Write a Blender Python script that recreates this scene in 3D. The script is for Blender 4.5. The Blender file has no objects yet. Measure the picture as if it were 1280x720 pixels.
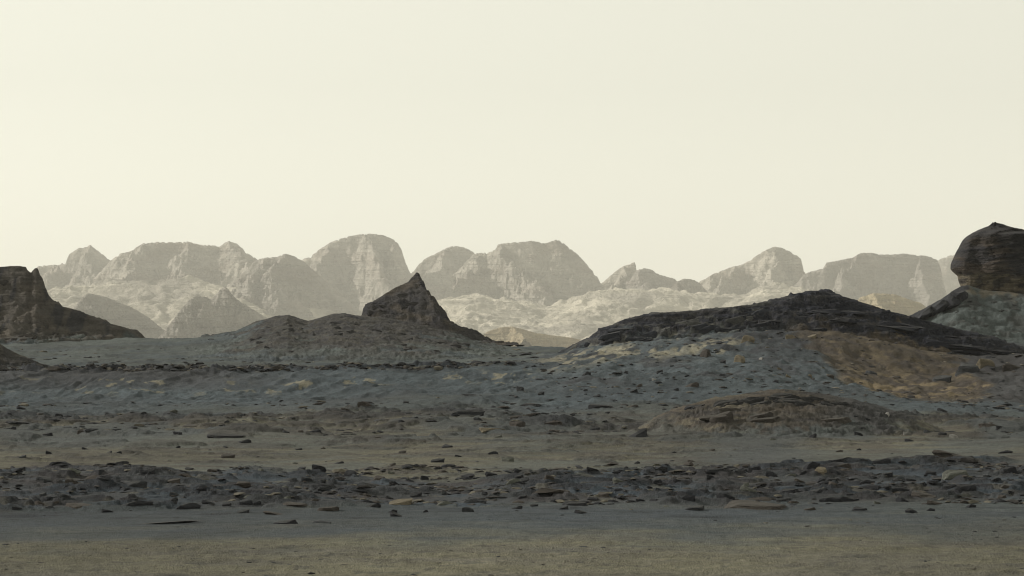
import bpy, math, random
import numpy as np

# ------------------------------------------------------------------ camera, sky, sun, exposure
F = 3630.0            # focal length in photo pixels (1280 wide) : about 20 degrees across
YH = 440.0            # row of eye level in the photo
CAMZ = 2.3            # eye height above the near sand
SUN_EL, SUN_AZ = 27.0, -66.0      # degrees; azimuth from the view direction, negative = left

sc = bpy.context.scene
cam_d = bpy.data.cameras.new('camera')
cam = bpy.data.objects.new('camera', cam_d)
sc.collection.objects.link(cam)
cam_d.sensor_width = 36.0
cam_d.lens = 36.0 * F / 1280.0
cam_d.clip_start = 0.5
cam_d.clip_end = 40000
cam.location = (0, 0, CAMZ)
cam.rotation_euler = (math.pi / 2, 0, 0)
cam_d.shift_y = (YH - 360.0) / 1280.0
sc.camera = cam

world = bpy.data.worlds.new('World')
sc.world = world
world.use_nodes = True
wn, wl = world.node_tree.nodes, world.node_tree.links
bg = wn['Background']
sky = wn.new('ShaderNodeTexSky')
sky.sky_type = 'NISHITA'
sky.sun_disc = False
sky.sun_elevation = math.radians(SUN_EL)
sky.sun_rotation = math.radians(SUN_AZ)
sky.altitude = 0
sky.air_density = 1.0
sky.dust_density = 0.6
sky.ozone_density = 1.0
hsv = wn.new('ShaderNodeHueSaturation')
hsv.inputs['Saturation'].default_value = 0.06
tint = wn.new('ShaderNodeMix'); tint.data_type = 'RGBA'; tint.blend_type = 'MULTIPLY'
tint.inputs['Factor'].default_value = 1.0
tint.inputs['B'].default_value = (1.0, 0.985, 0.84, 1)
wl.new(sky.outputs[0], hsv.inputs['Color'])
wl.new(hsv.outputs[0], tint.inputs['A'])
even = wn.new('ShaderNodeMix'); even.data_type = 'RGBA'      # airborne dust evens the sky out
even.inputs['Factor'].default_value = 0.42
even.inputs['B'].default_value = (5.45, 5.36, 4.55, 1)
wl.new(tint.outputs['Result'], even.inputs['A'])
wl.new(even.outputs['Result'], bg.inputs['Color'])
bg.inputs['Strength'].default_value = 0.15

sun_d = bpy.data.lights.new('sun', 'SUN')
sun = bpy.data.objects.new('sun', sun_d)
sc.collection.objects.link(sun)
sun_d.energy = 4.0
sun_d.angle = math.radians(1.0)
sun_d.color = (1.0, 0.95, 0.87)
from mathutils import Vector
_e, _a = math.radians(SUN_EL), math.radians(SUN_AZ)
to_sun = Vector((math.sin(_a) * math.cos(_e), math.cos(_a) * math.cos(_e), math.sin(_e)))
sun.rotation_euler = to_sun.to_track_quat('Z', 'Y').to_euler()

sc.view_settings.view_transform = 'Standard'
sc.view_settings.look = 'None'
sc.view_settings.gamma = 1.0
sc.view_settings.exposure = 0.04
sc.view_settings.use_curve_mapping = False
sc.cycles.max_bounces = 4
sc.cycles.diffuse_bounces = 2
sc.cycles.volume_bounces = 1
sc.cycles.use_denoising = True
sc.cycles.filter_width = 1.15

# ------------------------------------------------------------------ noise
_rng = np.random.default_rng(11)
_ANG = _rng.random(256) * 2 * np.pi
_GX, _GY = np.cos(_ANG), np.sin(_ANG)
_VAL = _rng.random(4096)

def _hash(ix, iy, seed):
    h = (ix * 374761393 + iy * 668265263 + seed * 974634777) & 0xffffffff
    h = ((h ^ (h >> 13)) * 1274126177) & 0xffffffff
    return (h ^ (h >> 16))

def pn(x, y, seed=0):
    x = np.asarray(x, float); y = np.asarray(y, float)
    fx, fy = np.floor(x), np.floor(y)
    ix, iy = fx.astype(np.int64), fy.astype(np.int64)
    u, v = x - fx, y - fy
    su = u * u * u * (u * (u * 6 - 15) + 10); sv = v * v * v * (v * (v * 6 - 15) + 10)
    def g(a, b, du, dv):
        h = _hash(a, b, seed) & 255
        return _GX[h] * du + _GY[h] * dv
    n00 = g(ix, iy, u, v); n10 = g(ix + 1, iy, u - 1, v)
    n01 = g(ix, iy + 1, u, v - 1); n11 = g(ix + 1, iy + 1, u - 1, v - 1)
    a = n00 + su * (n10 - n00); b = n01 + su * (n11 - n01)
    return (a + sv * (b - a)) * 1.5

def fbm(x, y, octv=4, seed=0, gain=0.5, lac=2.03):
    s, a = 0, 1.0
    for i in range(octv):
        s = s + a * pn(x, y, seed + 17 * i)
        x = x * lac + 3.7; y = y * lac + 1.3; a *= gain
    return s

def ridged(x, y, octv=4, seed=0, gain=0.5):
    s, a, t = 0, 1.0, 0
    for i in range(octv):
        s = s + a * (1 - np.abs(pn(x, y, seed + 31 * i)) * 1.7)
        t += a
        x = x * 2.03 + 5.1; y = y * 2.03 + 2.9; a *= gain
    return s / t

def sst(x, a, b):
    t = np.clip((x - a) / (b - a), 0, 1)
    return t * t * (3 - 2 * t)

def terrace(h, step, sharp=0.25):
    q = h / step
    f = np.floor(q)
    return (f + sst(q - f, 0.5 - sharp, 0.5 + sharp)) * step

def strata(z, X, Y, step, seed):
    """offset that turns a smooth slope into ledges of uneven thickness that come and go"""
    q = z / step + 0.9 * fbm(X / (step * 14), Y / (step * 14), 3, seed) + 0.7 * pn(z / (step * 2.7), X / (step * 40), seed + 3)
    f = np.floor(q); u = q - f
    t = (f + sst(u, 0.42, 0.62) - q) * step
    return t * sst(fbm(X / (step * 9), z / (step * 3.0), 3, seed + 5), -0.25, 0.35)

def lerp(a, b, t):
    return a + (b - a) * t

def mixc(c, col, m):
    return c + (np.array(col) - c) * m[..., None]

def wx(px, d): return (px - 640.0) / F * d
def wz(py, d): return CAMZ + (YH - py) / F * d

# ------------------------------------------------------------------ mesh helpers
COL = sc.collection

def finish(o, label=None, cat=None, group=None, kind=None):
    if label: o['label'] = label
    if cat: o['category'] = cat
    if group: o['group'] = group
    if kind: o['kind'] = kind
    return o

def grid_object(name, X, Y, Z, col, mat, smooth=True):
    nr, nc = X.shape
    co = np.stack([X, Y, Z], -1).reshape(-1, 3).astype(np.float32)
    idx = np.arange(nr * nc, dtype=np.int32).reshape(nr, nc)
    q = np.stack([idx[:-1, :-1], idx[:-1, 1:], idx[1:, 1:], idx[1:, :-1]], -1).reshape(-1, 4)
    me = bpy.data.meshes.new(name)
    me.vertices.add(len(co)); me.vertices.foreach_set('co', co.ravel())
    me.loops.add(q.size); me.loops.foreach_set('vertex_index', q.ravel())
    me.polygons.add(len(q))
    me.polygons.foreach_set('loop_start', np.arange(0, q.size, 4, dtype=np.int32))
    me.update(calc_edges=True)
    me.polygons.foreach_set('use_smooth', np.full(len(q), smooth, dtype=bool))
    set_col(me, col.reshape(-1, 3))
    me.materials.append(mat)
    o = bpy.data.objects.new(name, me); COL.objects.link(o)
    return o

def set_col(me, c):
    at = me.color_attributes.new('Col', 'FLOAT_COLOR', 'POINT')
    full = np.ones((len(c), 4), np.float32); full[:, :3] = np.clip(c, 0.004, 1)
    at.data.foreach_set('color', full.ravel())

# ------------------------------------------------------------------ materials
def soil_material(name, scales, bump, bdist, mott=0.35, strata=None, rough=0.95):
    """vertex colour of the soil or rock times procedural mottling, with fine relief"""
    m = bpy.data.materials.new(name); m.use_nodes = True
    n, l = m.node_tree.nodes, m.node_tree.links
    b = n['Principled BSDF']; b.inputs['Roughness'].default_value = rough
    b.inputs['Specular IOR Level'].default_value = 0.15
    at = n.new('ShaderNodeAttribute'); at.attribute_name = 'Col'
    geo = n.new('ShaderNodeNewGeometry')
    hs = None; cols = None
    for i, (sc_, det, w) in enumerate(scales):
        mp = n.new('ShaderNodeMapping'); mp.inputs['Scale'].default_value = sc_
        l.new(geo.outputs['Position'], mp.inputs['Vector'])
        t = n.new('ShaderNodeTexNoise'); t.inputs['Scale'].default_value = 1.0
        t.inputs['Detail'].default_value = det; t.inputs['Roughness'].default_value = 0.6
        l.new(mp.outputs[0], t.inputs['Vector'])
        mu = n.new('ShaderNodeMath'); mu.operation = 'MULTIPLY'; mu.inputs[1].default_value = w
        l.new(t.outputs['Fac'], mu.inputs[0])
        if hs is None: hs = mu.outputs[0]
        else:
            ad = n.new('ShaderNodeMath'); l.new(hs, ad.inputs[0]); l.new(mu.outputs[0], ad.inputs[1]); hs = ad.outputs[0]
    if strata:
        mp = n.new('ShaderNodeMapping'); mp.inputs['Scale'].default_value = (strata[0] * 0.04, strata[0] * 0.04, strata[0])
        l.new(geo.outputs['Position'], mp.inputs['Vector'])
        t = n.new('ShaderNodeTexNoise'); t.inputs['Scale'].default_value = 1.0
        t.inputs['Detail'].default_value = 4; t.inputs['Roughness'].default_value = 0.65
        l.new(mp.outputs[0], t.inputs['Vector'])
        mu = n.new('ShaderNodeMath'); mu.operation = 'MULTIPLY'; mu.inputs[1].default_value = strata[1]
        l.new(t.outputs['Fac'], mu.inputs[0])
        ad = n.new('ShaderNodeMath'); l.new(hs, ad.inputs[0]); l.new(mu.outputs[0], ad.inputs[1]); hs = ad.outputs[0]
    tot = sum(s[2] for s in scales) + (strata[1] if strata else 0)
    mr = n.new('ShaderNodeMapRange')
    mr.inputs['From Min'].default_value = 0.32 * tot; mr.inputs['From Max'].default_value = 0.68 * tot
    mr.inputs['To Min'].default_value = 1 - mott; mr.inputs['To Max'].default_value = 1 + mott
    l.new(hs, mr.inputs['Value'])
    mx = n.new('ShaderNodeVectorMath'); mx.operation = 'SCALE'
    l.new(at.outputs['Color'], mx.inputs[0]); l.new(mr.outputs[0], mx.inputs['Scale'])
    l.new(mx.outputs[0], b.inputs['Base Color'])
    bp = n.new('ShaderNodeBump'); bp.inputs['Strength'].default_value = bump; bp.inputs['Distance'].default_value = bdist
    l.new(hs, bp.inputs['Height']); l.new(bp.outputs[0], b.inputs['Normal'])
    return m

M_GROUND = soil_material('regolith', [((1.6, 1.0, 3), 3, 0.5), ((9, 5, 9), 4, 0.7), ((40, 24, 40), 3, 0.8)], 0.8, 0.06, 0.62)
M_ROCK = soil_material('dark_basalt', [((3, 3, 8), 4, 0.8), ((20, 20, 40), 3, 0.6)], 0.7, 0.04, 0.40)
M_CLIFF = soil_material('layered_dark_rock', [((0.8, 0.8, 1.6), 5, 0.8), ((5, 5, 9), 4, 0.6)], 1.0, 0.20, 0.60, strata=(4.5, 1.0))
M_FAR = soil_material('pale_dusty_rock', [((0.012, 0.008, 0.02), 5, 0.8), ((0.07, 0.05, 0.07), 4, 0.7)], 1.0, 14.0, 0.34, strata=(0.09, 1.1))

# soil and rock base colours
SAND = (0.104, 0.098, 0.068)
SAND_GREY = (0.090, 0.085, 0.068)
BLUE = (0.052, 0.063, 0.069)
GREEN = (0.074, 0.082, 0.073)
BROWN = (0.052, 0.047, 0.043)
DARK = (0.020, 0.021, 0.025)
DARKBR = (0.034, 0.030, 0.027)
TAN = (0.20, 0.175, 0.115)
OCHRE_SHADED = (0.062, 0.048, 0.032)  # ochre soil, darkened to carry the shade of the hollow

# ------------------------------------------------------------------ ground shape
ROWS = [   # distance, [(column, row)] : the long gentle shape of the ground, read off the photograph's skyline steps
    (64, [(0, 571), (640, 570), (1280, 568)]),
    (80, [(0, 544), (640, 544), (1280, 545)]),
    (92, [(0, 527), (640, 524), (1280, 530)]),
    (102, [(0, 516), (640, 507), (800, 506), (1000, 506), (1280, 520)]),
    (112, [(0, 499), (320, 498), (640, 489), (800, 477), (930, 474), (1030, 488), (1150, 502), (1280, 503)]),
    (125, [(0, 463), (320, 462), (500, 462), (640, 456), (750, 450), (850, 449), (950, 447), (1020, 452), (1080, 470), (1150, 480), (1220, 470), (1280, 470)]),
    (138, [(0, 461), (500, 460), (640, 452), (690, 449), (720, 440), (750, 432), (850, 424), (950, 414), (1020, 412), (1060, 420), (1130, 434), (1190, 446), (1280, 444)]),
    (150, [(0, 457), (300, 455), (500, 457), (640, 447), (700, 445), (850, 424), (1000, 412), (1100, 425), (1280, 446)]),
    (170, [(0, 446), (300, 442), (500, 447), (700, 445), (900, 440), (1150, 424), (1280, 430)]),
    (192, [(0, 432), (100, 428), (200, 423), (300, 420), (450, 425), (600, 432), (700, 437), (900, 440), (1280, 434)]),
]
_D, _T = [-400., 0., 20., 34.], None
TT = np.linspace(-0.45, 0.45, 361)
_Zr = [np.zeros_like(TT)] * 4
for d, pts in ROWS:
    p = np.array(pts, float)
    r = np.interp(640 + TT * F, p[:, 0], p[:, 1])
    k = np.exp(-np.linspace(-2, 2, 13) ** 2); k /= k.sum()
    r = np.convolve(np.pad(r, 6, mode='edge'), k, mode='valid')
    _D.append(d); _Zr.append(wz(r, d))
for d, z in ((240, 0.5), (320, -5), (600, -14), (1500, -22), (12000, -22)):
    _D.append(d); _Zr.append(np.full_like(TT, z))
_D = np.array(_D); _Zr = np.array(_Zr)
# monotone slopes along the distance for a smooth profile
_dd = np.diff(_D)[:, None]; _sl = np.diff(_Zr, axis=0) / _dd
_m = np.zeros_like(_Zr)
_a, _b = _sl[:-1], _sl[1:]
_m[1:-1] = np.where(_a * _b > 0, 2 * _a * _b / np.where(np.abs(_a + _b) < 1e-9, 1, _a + _b), 0)

def base_height(X, Y):
    t = np.clip(X / np.maximum(Y, 25), -0.45, 0.45)
    k = np.clip(np.searchsorted(_D, Y, side='right') - 1, 0, len(_D) - 2)
    q = (t + 0.45) / 0.9 * 360
    i = np.clip(np.floor(q).astype(int), 0, 359); w = q - i
    def at(A, kk): return A[kk, i] * (1 - w) + A[kk, i + 1] * w
    h = _D[k + 1] - _D[k]; u = np.clip((Y - _D[k]) / h, 0, 1)
    z0, z1, m0, m1 = at(_Zr, k), at(_Zr, k + 1), at(_m, k), at(_m, k + 1)
    u2, u3 = u * u, u * u * u
    return (2 * u3 - 3 * u2 + 1) * z0 + (u3 - 2 * u2 + u) * h * m0 + (3 * u2 - 2 * u3) * z1 + (u3 - u2) * h * m1

def ell(X, Y, px, d, rx, ry):
    return ((X - wx(px, d)) / rx) ** 2 + ((Y - d) / ry) ** 2

def ground(X, Y, want_col=True):
    X = np.asarray(X, float); Y = np.asarray(Y, float)
    Z = base_height(X, Y)
    px = 640 + F * X / np.maximum(Y, 10)
    near = 1 - sst(Y, 230, 300)
    w1 = fbm(X / 5.0, Y / 5.0, 3, 5)                   # slow wander, used to break all the edges
    w2 = fbm(X / 1.6, Y / 2.2, 3, 9)
    w3 = fbm(X / 9.0, Y / 12.0, 3, 13)
    b0_ = 44.0
    Yq = Y + (7.0 * w3 + 3.0 * w1) * sst(Y, 60, 76)      # the zones wander in and out
    Z = Z + (0.17 * fbm(X / 9, Y / 13, 3, 15) * sst(Y, 58, 74) + 0.06 * fbm(X / 5, Y / 7, 2, 16) * sst(Y, 40, 46)) * (1 - sst(Y, 119, 126))
    # ---- near sand and its bank
    edge = 39.2 + 2.4 * np.clip((px - 640) / 640, -1.5, 1.5) + 2.2 * w3 + 0.5 * w1 + 0.4 * w2          # sand ends here
    sand = 1 - sst(Y + 2.2 * w2, 32.5, edge + 2.2)
    Z = Z + 0.03 * sand + 0.02 * fbm(X / 1.5, Y / 0.45, 3, 25) * sst(Y, 30, 40) * (1 - sst(Y, b0_, b0_ + 1))
    Z = Z + sand * (0.016 * fbm(X / 0.8, Y / 0.30, 4, 21, .6) + 0.010 * pn(X / 0.14, Y / 0.15, 23))
    rip = np.sin(Y * 5.2 + 2.2 * w1 + 1.2 * w2 + X * 0.5)
    Z = Z + 0.008 * sand * rip * sst(w1, -.5, .5)
    # ---- rubble band
    b0 = 43.0 + 2.0 * np.clip((px - 640) / 640, -1.5, 1.5) + 2.2 * w3 + 0.9 * w1 + 0.5 * w2
    b1 = 55.0 + 5.0 * sst(px, 850, 1150) + 4.0 * w3 + 1.6 * w1 + 0.8 * w2
    band = sst(Y, b0 - 0.8, b0 + 0.8) * (1 - sst(Y, b1 - 2.0, b1 + 1.6))
    ledge_n = fbm(X / 1.5 + 0.25 * w2, Y / 0.75, 4, 33, 0.55)
    lump = fbm(X / 2.6, Y / 1.6, 3, 35)
    led = terrace(ledge_n, 0.42, 0.10)
    brk = sst(lump, -0.35, 0.25)
    Z = Z + band * (0.04 + 0.06 * lump + 0.13 * np.maximum(led, -0.45) * brk + 0.020 * ridged(X / 0.3, Y / 0.25, 2, 41))
    slab = band * sst(ledge_n, 0.02, 0.22) * brk
    # ---- sand flat with low outcrops
    flat = sst(Y, b1 - 2.0, b1 + 2.5) * (1 - sst(Yq, 90, 106))
    oc = fbm(X / 2.2, Y / 2.8, 4, 51, 0.55)
    ocm = sst(oc, 0.22, 0.42) * flat * sst(Y, 62, 84)
    Z = Z + flat * (0.05 * fbm(X / 3.5, Y / 4.0, 2, 53) + 0.012 * fbm(X / 0.6, Y / 0.6, 2, 54)) + 0.10 * terrace(ocm * (0.6 + 0.6 * oc), 0.33, .12)
    # small broken ledges and wind tails nearly everywhere beyond the near sand
    l2 = fbm(X / 1.3 + 0.3 * w2, Y / 1.5, 4, 57, 0.6)
    lm = sst(fbm(X / 6, Y / 5, 3, 58), -0.15, 0.30) * sst(Y, b1 - 1, b1 + 4) * (1 - sst(Y, 121, 126))
    Z = Z + lm * (0.075 * np.maximum(terrace(l2, 0.30, .10), -0.15) + 0.012 * ridged(X / .35, Y / .4, 2, 59))
    l2m = lm * sst(l2, 0.10, 0.28)
    wt = fbm(X / 2.4, Y / 0.55, 3, 60)
    Z = Z + flat * 0.02 * wt
    # ---- broken ground at the foot of the slope
    foot = sst(Yq, 82, 94) * (1 - sst(Yq, 98, 110)) * (0.25 + 0.75 * sst(fbm(X / 7, Y / 9, 3, 66), -.25, .25))
    fo = fbm(X / 2.0, Y / 1.6, 4, 61, 0.55)
    Z = Z + foot * (0.20 * np.maximum(terrace(fo, 0.4, 0.12), -0.1) + 0.05 * fbm(X / 0.6, Y / 0.6, 2, 63))
    footrock = foot * sst(fo, 0.10, 0.30)
    # ---- the rippled slope
    slope = sst(Yq, 96, 110) * (1 - sst(Y, 124, 127))
    dg = X - Y / 3.2 + 0.5 * w1 + 0.16 * w2              # wind ripples running up the slope, sharp crested
    rp = (1 - 2 * np.abs(np.sin(dg * 1.95)) ** 0.8) * sst(fbm(X / 6, Y / 6, 3, 71), -0.45, 0.25)
    rp = rp + 0.5 * (1 - 2 * np.abs(np.sin(dg * 4.7 + 2 * w2))) * sst(fbm(X / 4, Y / 5, 2, 72), -0.2, 0.3)
    left_m = 1 - sst(px, 620, 760)
    Z = Z + slope * (0.060 * rp * (0.35 + 0.65 * left_m) + 0.10 * fbm(X / 2.4, Y / 3.2, 3, 73) + 0.045 * fbm(X / 0.6, Y / 0.8, 3, 75, .6))
    # ---- broken lip at the top of the slope
    lipY = 124.5 + 1.2 * w1
    lip = np.exp(-((Y - lipY) / 1.5) ** 2) * (1 - sst(px, 600, 690))
    lr = fbm(X / 1.1, Y / 0.8, 4, 81, 0.6)
    Z = Z + lip * (0.10 + 0.22 * terrace(lr, 0.3, .12))
    # ---- the plain behind
    plain = sst(Y, lipY + 1, lipY + 4) * near
    Z = Z + plain * (0.16 * fbm(X / 5, Y / 6, 3, 91) + 0.07 * fbm(X / 0.9, Y / 1.6, 3, 93))
    # ---- apron of the long ridge: gullies, scooped ochre hollow
    ap = sst(px, 640, 760) * sst(Y, 106, 114) * (1 - sst(Y, 150, 160))
    Z = Z + ap * (0.10 * fbm(X / 1.2, Y / 3.5, 3, 101) + 0.06 * fbm(X / 0.45, Y / 0.6, 2, 103))
    Z = Z + 0.02 * near * fbm(X / 14, Y / 20, 2, 111) * sst(Y, 40, 80)
    far = sst(Y, 300, 900)
    Z = Z + far * 3.0 * fbm(X / 180, Y / 220, 3, 113)
    if not want_col:
        return Z
    # ================= colour of the soil, plus shade mixed in at the ochre hollow
    c = np.zeros(X.shape + (3,)) + np.array(GREEN)
    tone = fbm(X / 9, Y / 14, 3, 121)
    st = fbm(X / 5.0, Y / 1.3, 4, 123, .6)
    # near sand, streaked
    sc_ = lerp(np.array(SAND), np.array(SAND_GREY), sst(st + 0.4 * tone, -0.5, 0.6)[..., None])
    c = c + (sc_ - c) * sand[..., None]
    fl = sst(fbm(X / 0.40, Y / 0.45, 3, 125, .6), 0.42, 0.62) * sand
    c = mixc(c, (0.045, 0.045, 0.040), 0.6 * fl)
    # blue grey trough
    tr = sst(Y + 2.2 * w2, 33.0, edge + 1.8) * (1 - sst(Y, b0 - 0.6, b0 + 0.2))
    trb = tr * (1 - 0.55 * sst(px, 980, 1150) * sst(Y, edge + 1.0, edge + 1.6))
    c = mixc(c, (0.046, 0.053, 0.058), trb * (0.85 + 0.3 * np.clip(st, -.5, .5)))
    c = mixc(c, (0.028, 0.031, 0.034), 0.6 * tr * sst(fbm(X / 1.6, Y / 0.5, 3, 127), 0.30, 0.48))
    # rubble band: drifts and slabs
    drift = sst(fbm(X / 3.0, Y / 2.0, 3, 131), -0.25, 0.25)
    bc = lerp(np.array((0.050, 0.052, 0.052)), np.array((0.046, 0.056, 0.064)), drift[..., None])
    brown = sst(fbm(X / 2.4, Y / 1.5, 3, 133), 0.08, 0.40)
    bc = bc + (np.array((0.048, 0.042, 0.040)) - bc) * (0.7 * brown)[..., None]
    pale = sst(fbm(X / 0.9, Y / 0.7, 3, 135), 0.50, 0.70)
    bc = bc + (np.array((0.105, 0.096, 0.072)) - bc) * (0.6 * pale)[..., None]
    c = c + (bc - c) * band[..., None]
    c = mixc(c, (0.024, 0.024, 0.026), 0.75 * slab * sst(fbm(X / 0.8, Y / 0.5, 2, 137), -0.6, 0.1))
    # sand flat
    fc = lerp(np.array((0.100, 0.094, 0.068)), np.array((0.078, 0.082, 0.072)), sst(tone + 0.7 * st, -0.3, 0.35)[..., None])
    fc = lerp(fc, np.array((0.066, 0.058, 0.048)), (0.7 * sst(wt - .3 * tone, 0.05, 0.5))[..., None])
    c = c + (fc * 0.96 - c) * flat[..., None]
    c = mixc(c, BROWN, 0.5 * flat * sst(Yq, 72, 88) * sst(tone - st, 0.0, 0.5))
    c = mixc(c, DARKBR, 0.75 * ocm); c = mixc(c, (0.040, 0.038, 0.036), 0.6 * l2m * (1 - slope))
    c = mixc(c, (0.05, 0.055, 0.06), 0.6 * flat * sst(px, 830, 930) * (1 - sst(px, 960, 1040)) * (1 - sst(Y, 72, 78)))
    # foot of the slope; tongues of blue grey gravel creep down from the slope
    tong = sst(fbm((X - 0.22 * Y) / 5.5, Y / 22, 4, 167, .55), -0.02, 0.38) * sst(Y, 58, 84) * (1 - sst(Y, 104, 112))
    c = mixc(c, (0.056, 0.064, 0.066), 0.75 * tong)
    c = mixc(c, BROWN, foot * 0.40 * sst(tone, -0.3, 0.5)); c = mixc(c, DARK, 0.70 * footrock)
    # slope: blue grey, darker brown band under the lip, with pale outcrops
    c = mixc(c, BLUE, slope * 0.9)
    c = mixc(c, (0.072, 0.088, 0.092), slope * 0.6 * sst(fbm(X / 6, Y / 3, 3, 141), -0.1, 0.5))
    up = slope * sst(Y, 114, 121) * (1 - sst(px, 240, 420)) 
    c = mixc(c, (0.046, 0.044, 0.044), 0.8 * up)
    c = mixc(c, BROWN, 0.35 * slope * (1 - sst(Yq, 104, 114)) * sst(tone, -0.3, 0.3))
    ra = fbm(X / 1.0, Y / 1.8, 4, 143, .65)
    pal = sst(ra, 0.42, 0.50) * sst(fbm(X / 6, Y / 9, 2, 144), -0.2, 0.1) * np.exp(-((Y - 117.5) / 2.4) ** 2) * (1 - sst(px, 640, 700))
    c = mixc(c, TAN, 0.75 * np.clip(pal * 1.4, 0, 1))
    c = mixc(c, DARK, 0.85 * lip * sst(lr, -0.35, 0.1)); c = mixc(c, TAN, 0.35 * lip * sst(ra, 0.4, 0.55))
    # plain
    c = mixc(c, GREEN, plain * 0.9)
    c = mixc(c, (0.052, 0.056, 0.052), plain * 0.8 * sst(fbm(X / 8, Y / 3.5, 3, 151), -0.05, 0.4))
    c = mixc(c, BLUE, plain * 0.6 * sst(fbm(X / 11, Y / 5, 2, 153), 0.0, 0.4))
    # ridge apron: blue grey scree, pale outcrops below the cap, ochre hollow
    apc = sst(px, 640, 720) * sst(Y, 108, 113) * (1 - sst(Y, 160, 170))
    c = mixc(c, (0.062, 0.073, 0.076), apc * 0.9)
    c = mixc(c, (0.040, 0.040, 0.042), apc * 0.7 * sst(fbm(X / 2.5, Y / 4, 3, 161), 0.12, 0.45))
    tal = sst(Y, 118, 137) * sst(px + 60 * w1, 880, 1000)
    c = mixc(c, (0.036, 0.037, 0.040), apc * 0.75 * tal)
    c = mixc(c, (0.030, 0.031, 0.034), apc * 0.8 * sst(fbm(X / 1.0 - Y * .12, Y / 4.0, 4, 165, .6), 0.18, 0.40) * sst(Y, 120, 134))
    po = fbm(X / 1.5 - Y * 0.16, Y / 5.0, 3, 163, .6)
    row = 440 - (Z - CAMZ) / np.maximum(Y, 10) * F
    band_t = np.exp(-((row - np.interp(px, [650, 700, 760, 860, 930, 960], [458, 452, 441, 436, 430, 424])) / 9.0) ** 2)
    oc2 = sst(po, 0.02, 0.12) * band_t * apc * sst(px, 655, 680) * (1 - sst(px, 905, 945))
    c = mixc(c, (0.250, 0.222, 0.155), np.clip(oc2 * 1.3, 0, 0.95) * (0.55 + 0.45 * sst(fbm(X / .5, Y / 1.2, 3, 164), -.3, .2)))
    # hollow outline in world terms: between two curved edges
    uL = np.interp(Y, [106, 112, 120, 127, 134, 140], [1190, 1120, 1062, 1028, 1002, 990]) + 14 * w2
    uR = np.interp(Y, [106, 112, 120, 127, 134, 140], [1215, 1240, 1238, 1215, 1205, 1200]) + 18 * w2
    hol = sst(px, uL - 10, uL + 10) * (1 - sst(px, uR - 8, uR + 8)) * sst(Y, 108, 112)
    c = mixc(c, OCHRE_SHADED, hol * 0.9)  # shade of the scooped side facing off the sun, put into the colour
    c = mixc(c, (0.128, 0.100, 0.060), hol * 0.85 * (0.35 + 0.65 * (1 - sst(Y + 5 * w1, 120, 132))) * sst(fbm(X / 1.6, Y / 2.6, 3, 171), 0.0, 0.25))  # paler low down, so the painted shade stays deepest at the top
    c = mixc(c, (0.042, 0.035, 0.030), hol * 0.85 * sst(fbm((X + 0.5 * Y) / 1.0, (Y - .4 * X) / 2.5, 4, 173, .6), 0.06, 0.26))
    c = mixc(c, (0.040, 0.036, 0.034), 0.8 * sst(px, 1190, 1230) * apc * (1 - hol))
    c = c * (1 + 0.22 * fbm((X - .15 * Y) / 8, Y / 16, 4, 169, .6) * near)[..., None]
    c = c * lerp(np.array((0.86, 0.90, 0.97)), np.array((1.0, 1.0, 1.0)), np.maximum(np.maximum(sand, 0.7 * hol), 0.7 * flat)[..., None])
    # far floor below the mountains
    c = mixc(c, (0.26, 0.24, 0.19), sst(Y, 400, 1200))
    return Z, np.clip(c, 0.008, 0.6)

def build_ground():
    tc = np.linspace(-0.186, 0.186, 690)
    to = 0.186 + np.geomspace(0.0008, 2.8, 64)
    t = np.concatenate([-to[::-1], tc, to])
    Y = np.concatenate([np.linspace(-300, 20, 22), np.arange(21, 29, 0.5), np.arange(29, 37, 0.11), np.arange(37, 60, 0.078),
                        np.arange(60, 85, 0.15), np.arange(85, 129, 0.18), np.arange(129, 150, 0.32), np.arange(150, 200, 0.6),
                        np.geomspace(201, 9000, 46)])
    T, YY = np.meshgrid(t, Y)
    Yn = np.maximum(YY, 26)
    XX = np.clip(T, -0.186, 0.186) * Yn + (T - np.clip(T, -0.186, 0.186)) * np.minimum(Yn, 1500)
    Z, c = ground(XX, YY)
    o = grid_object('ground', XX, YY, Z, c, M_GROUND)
    finish(o, 'sandy grey desert floor with rubble band and rising slope', 'ground', kind='structure')

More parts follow.
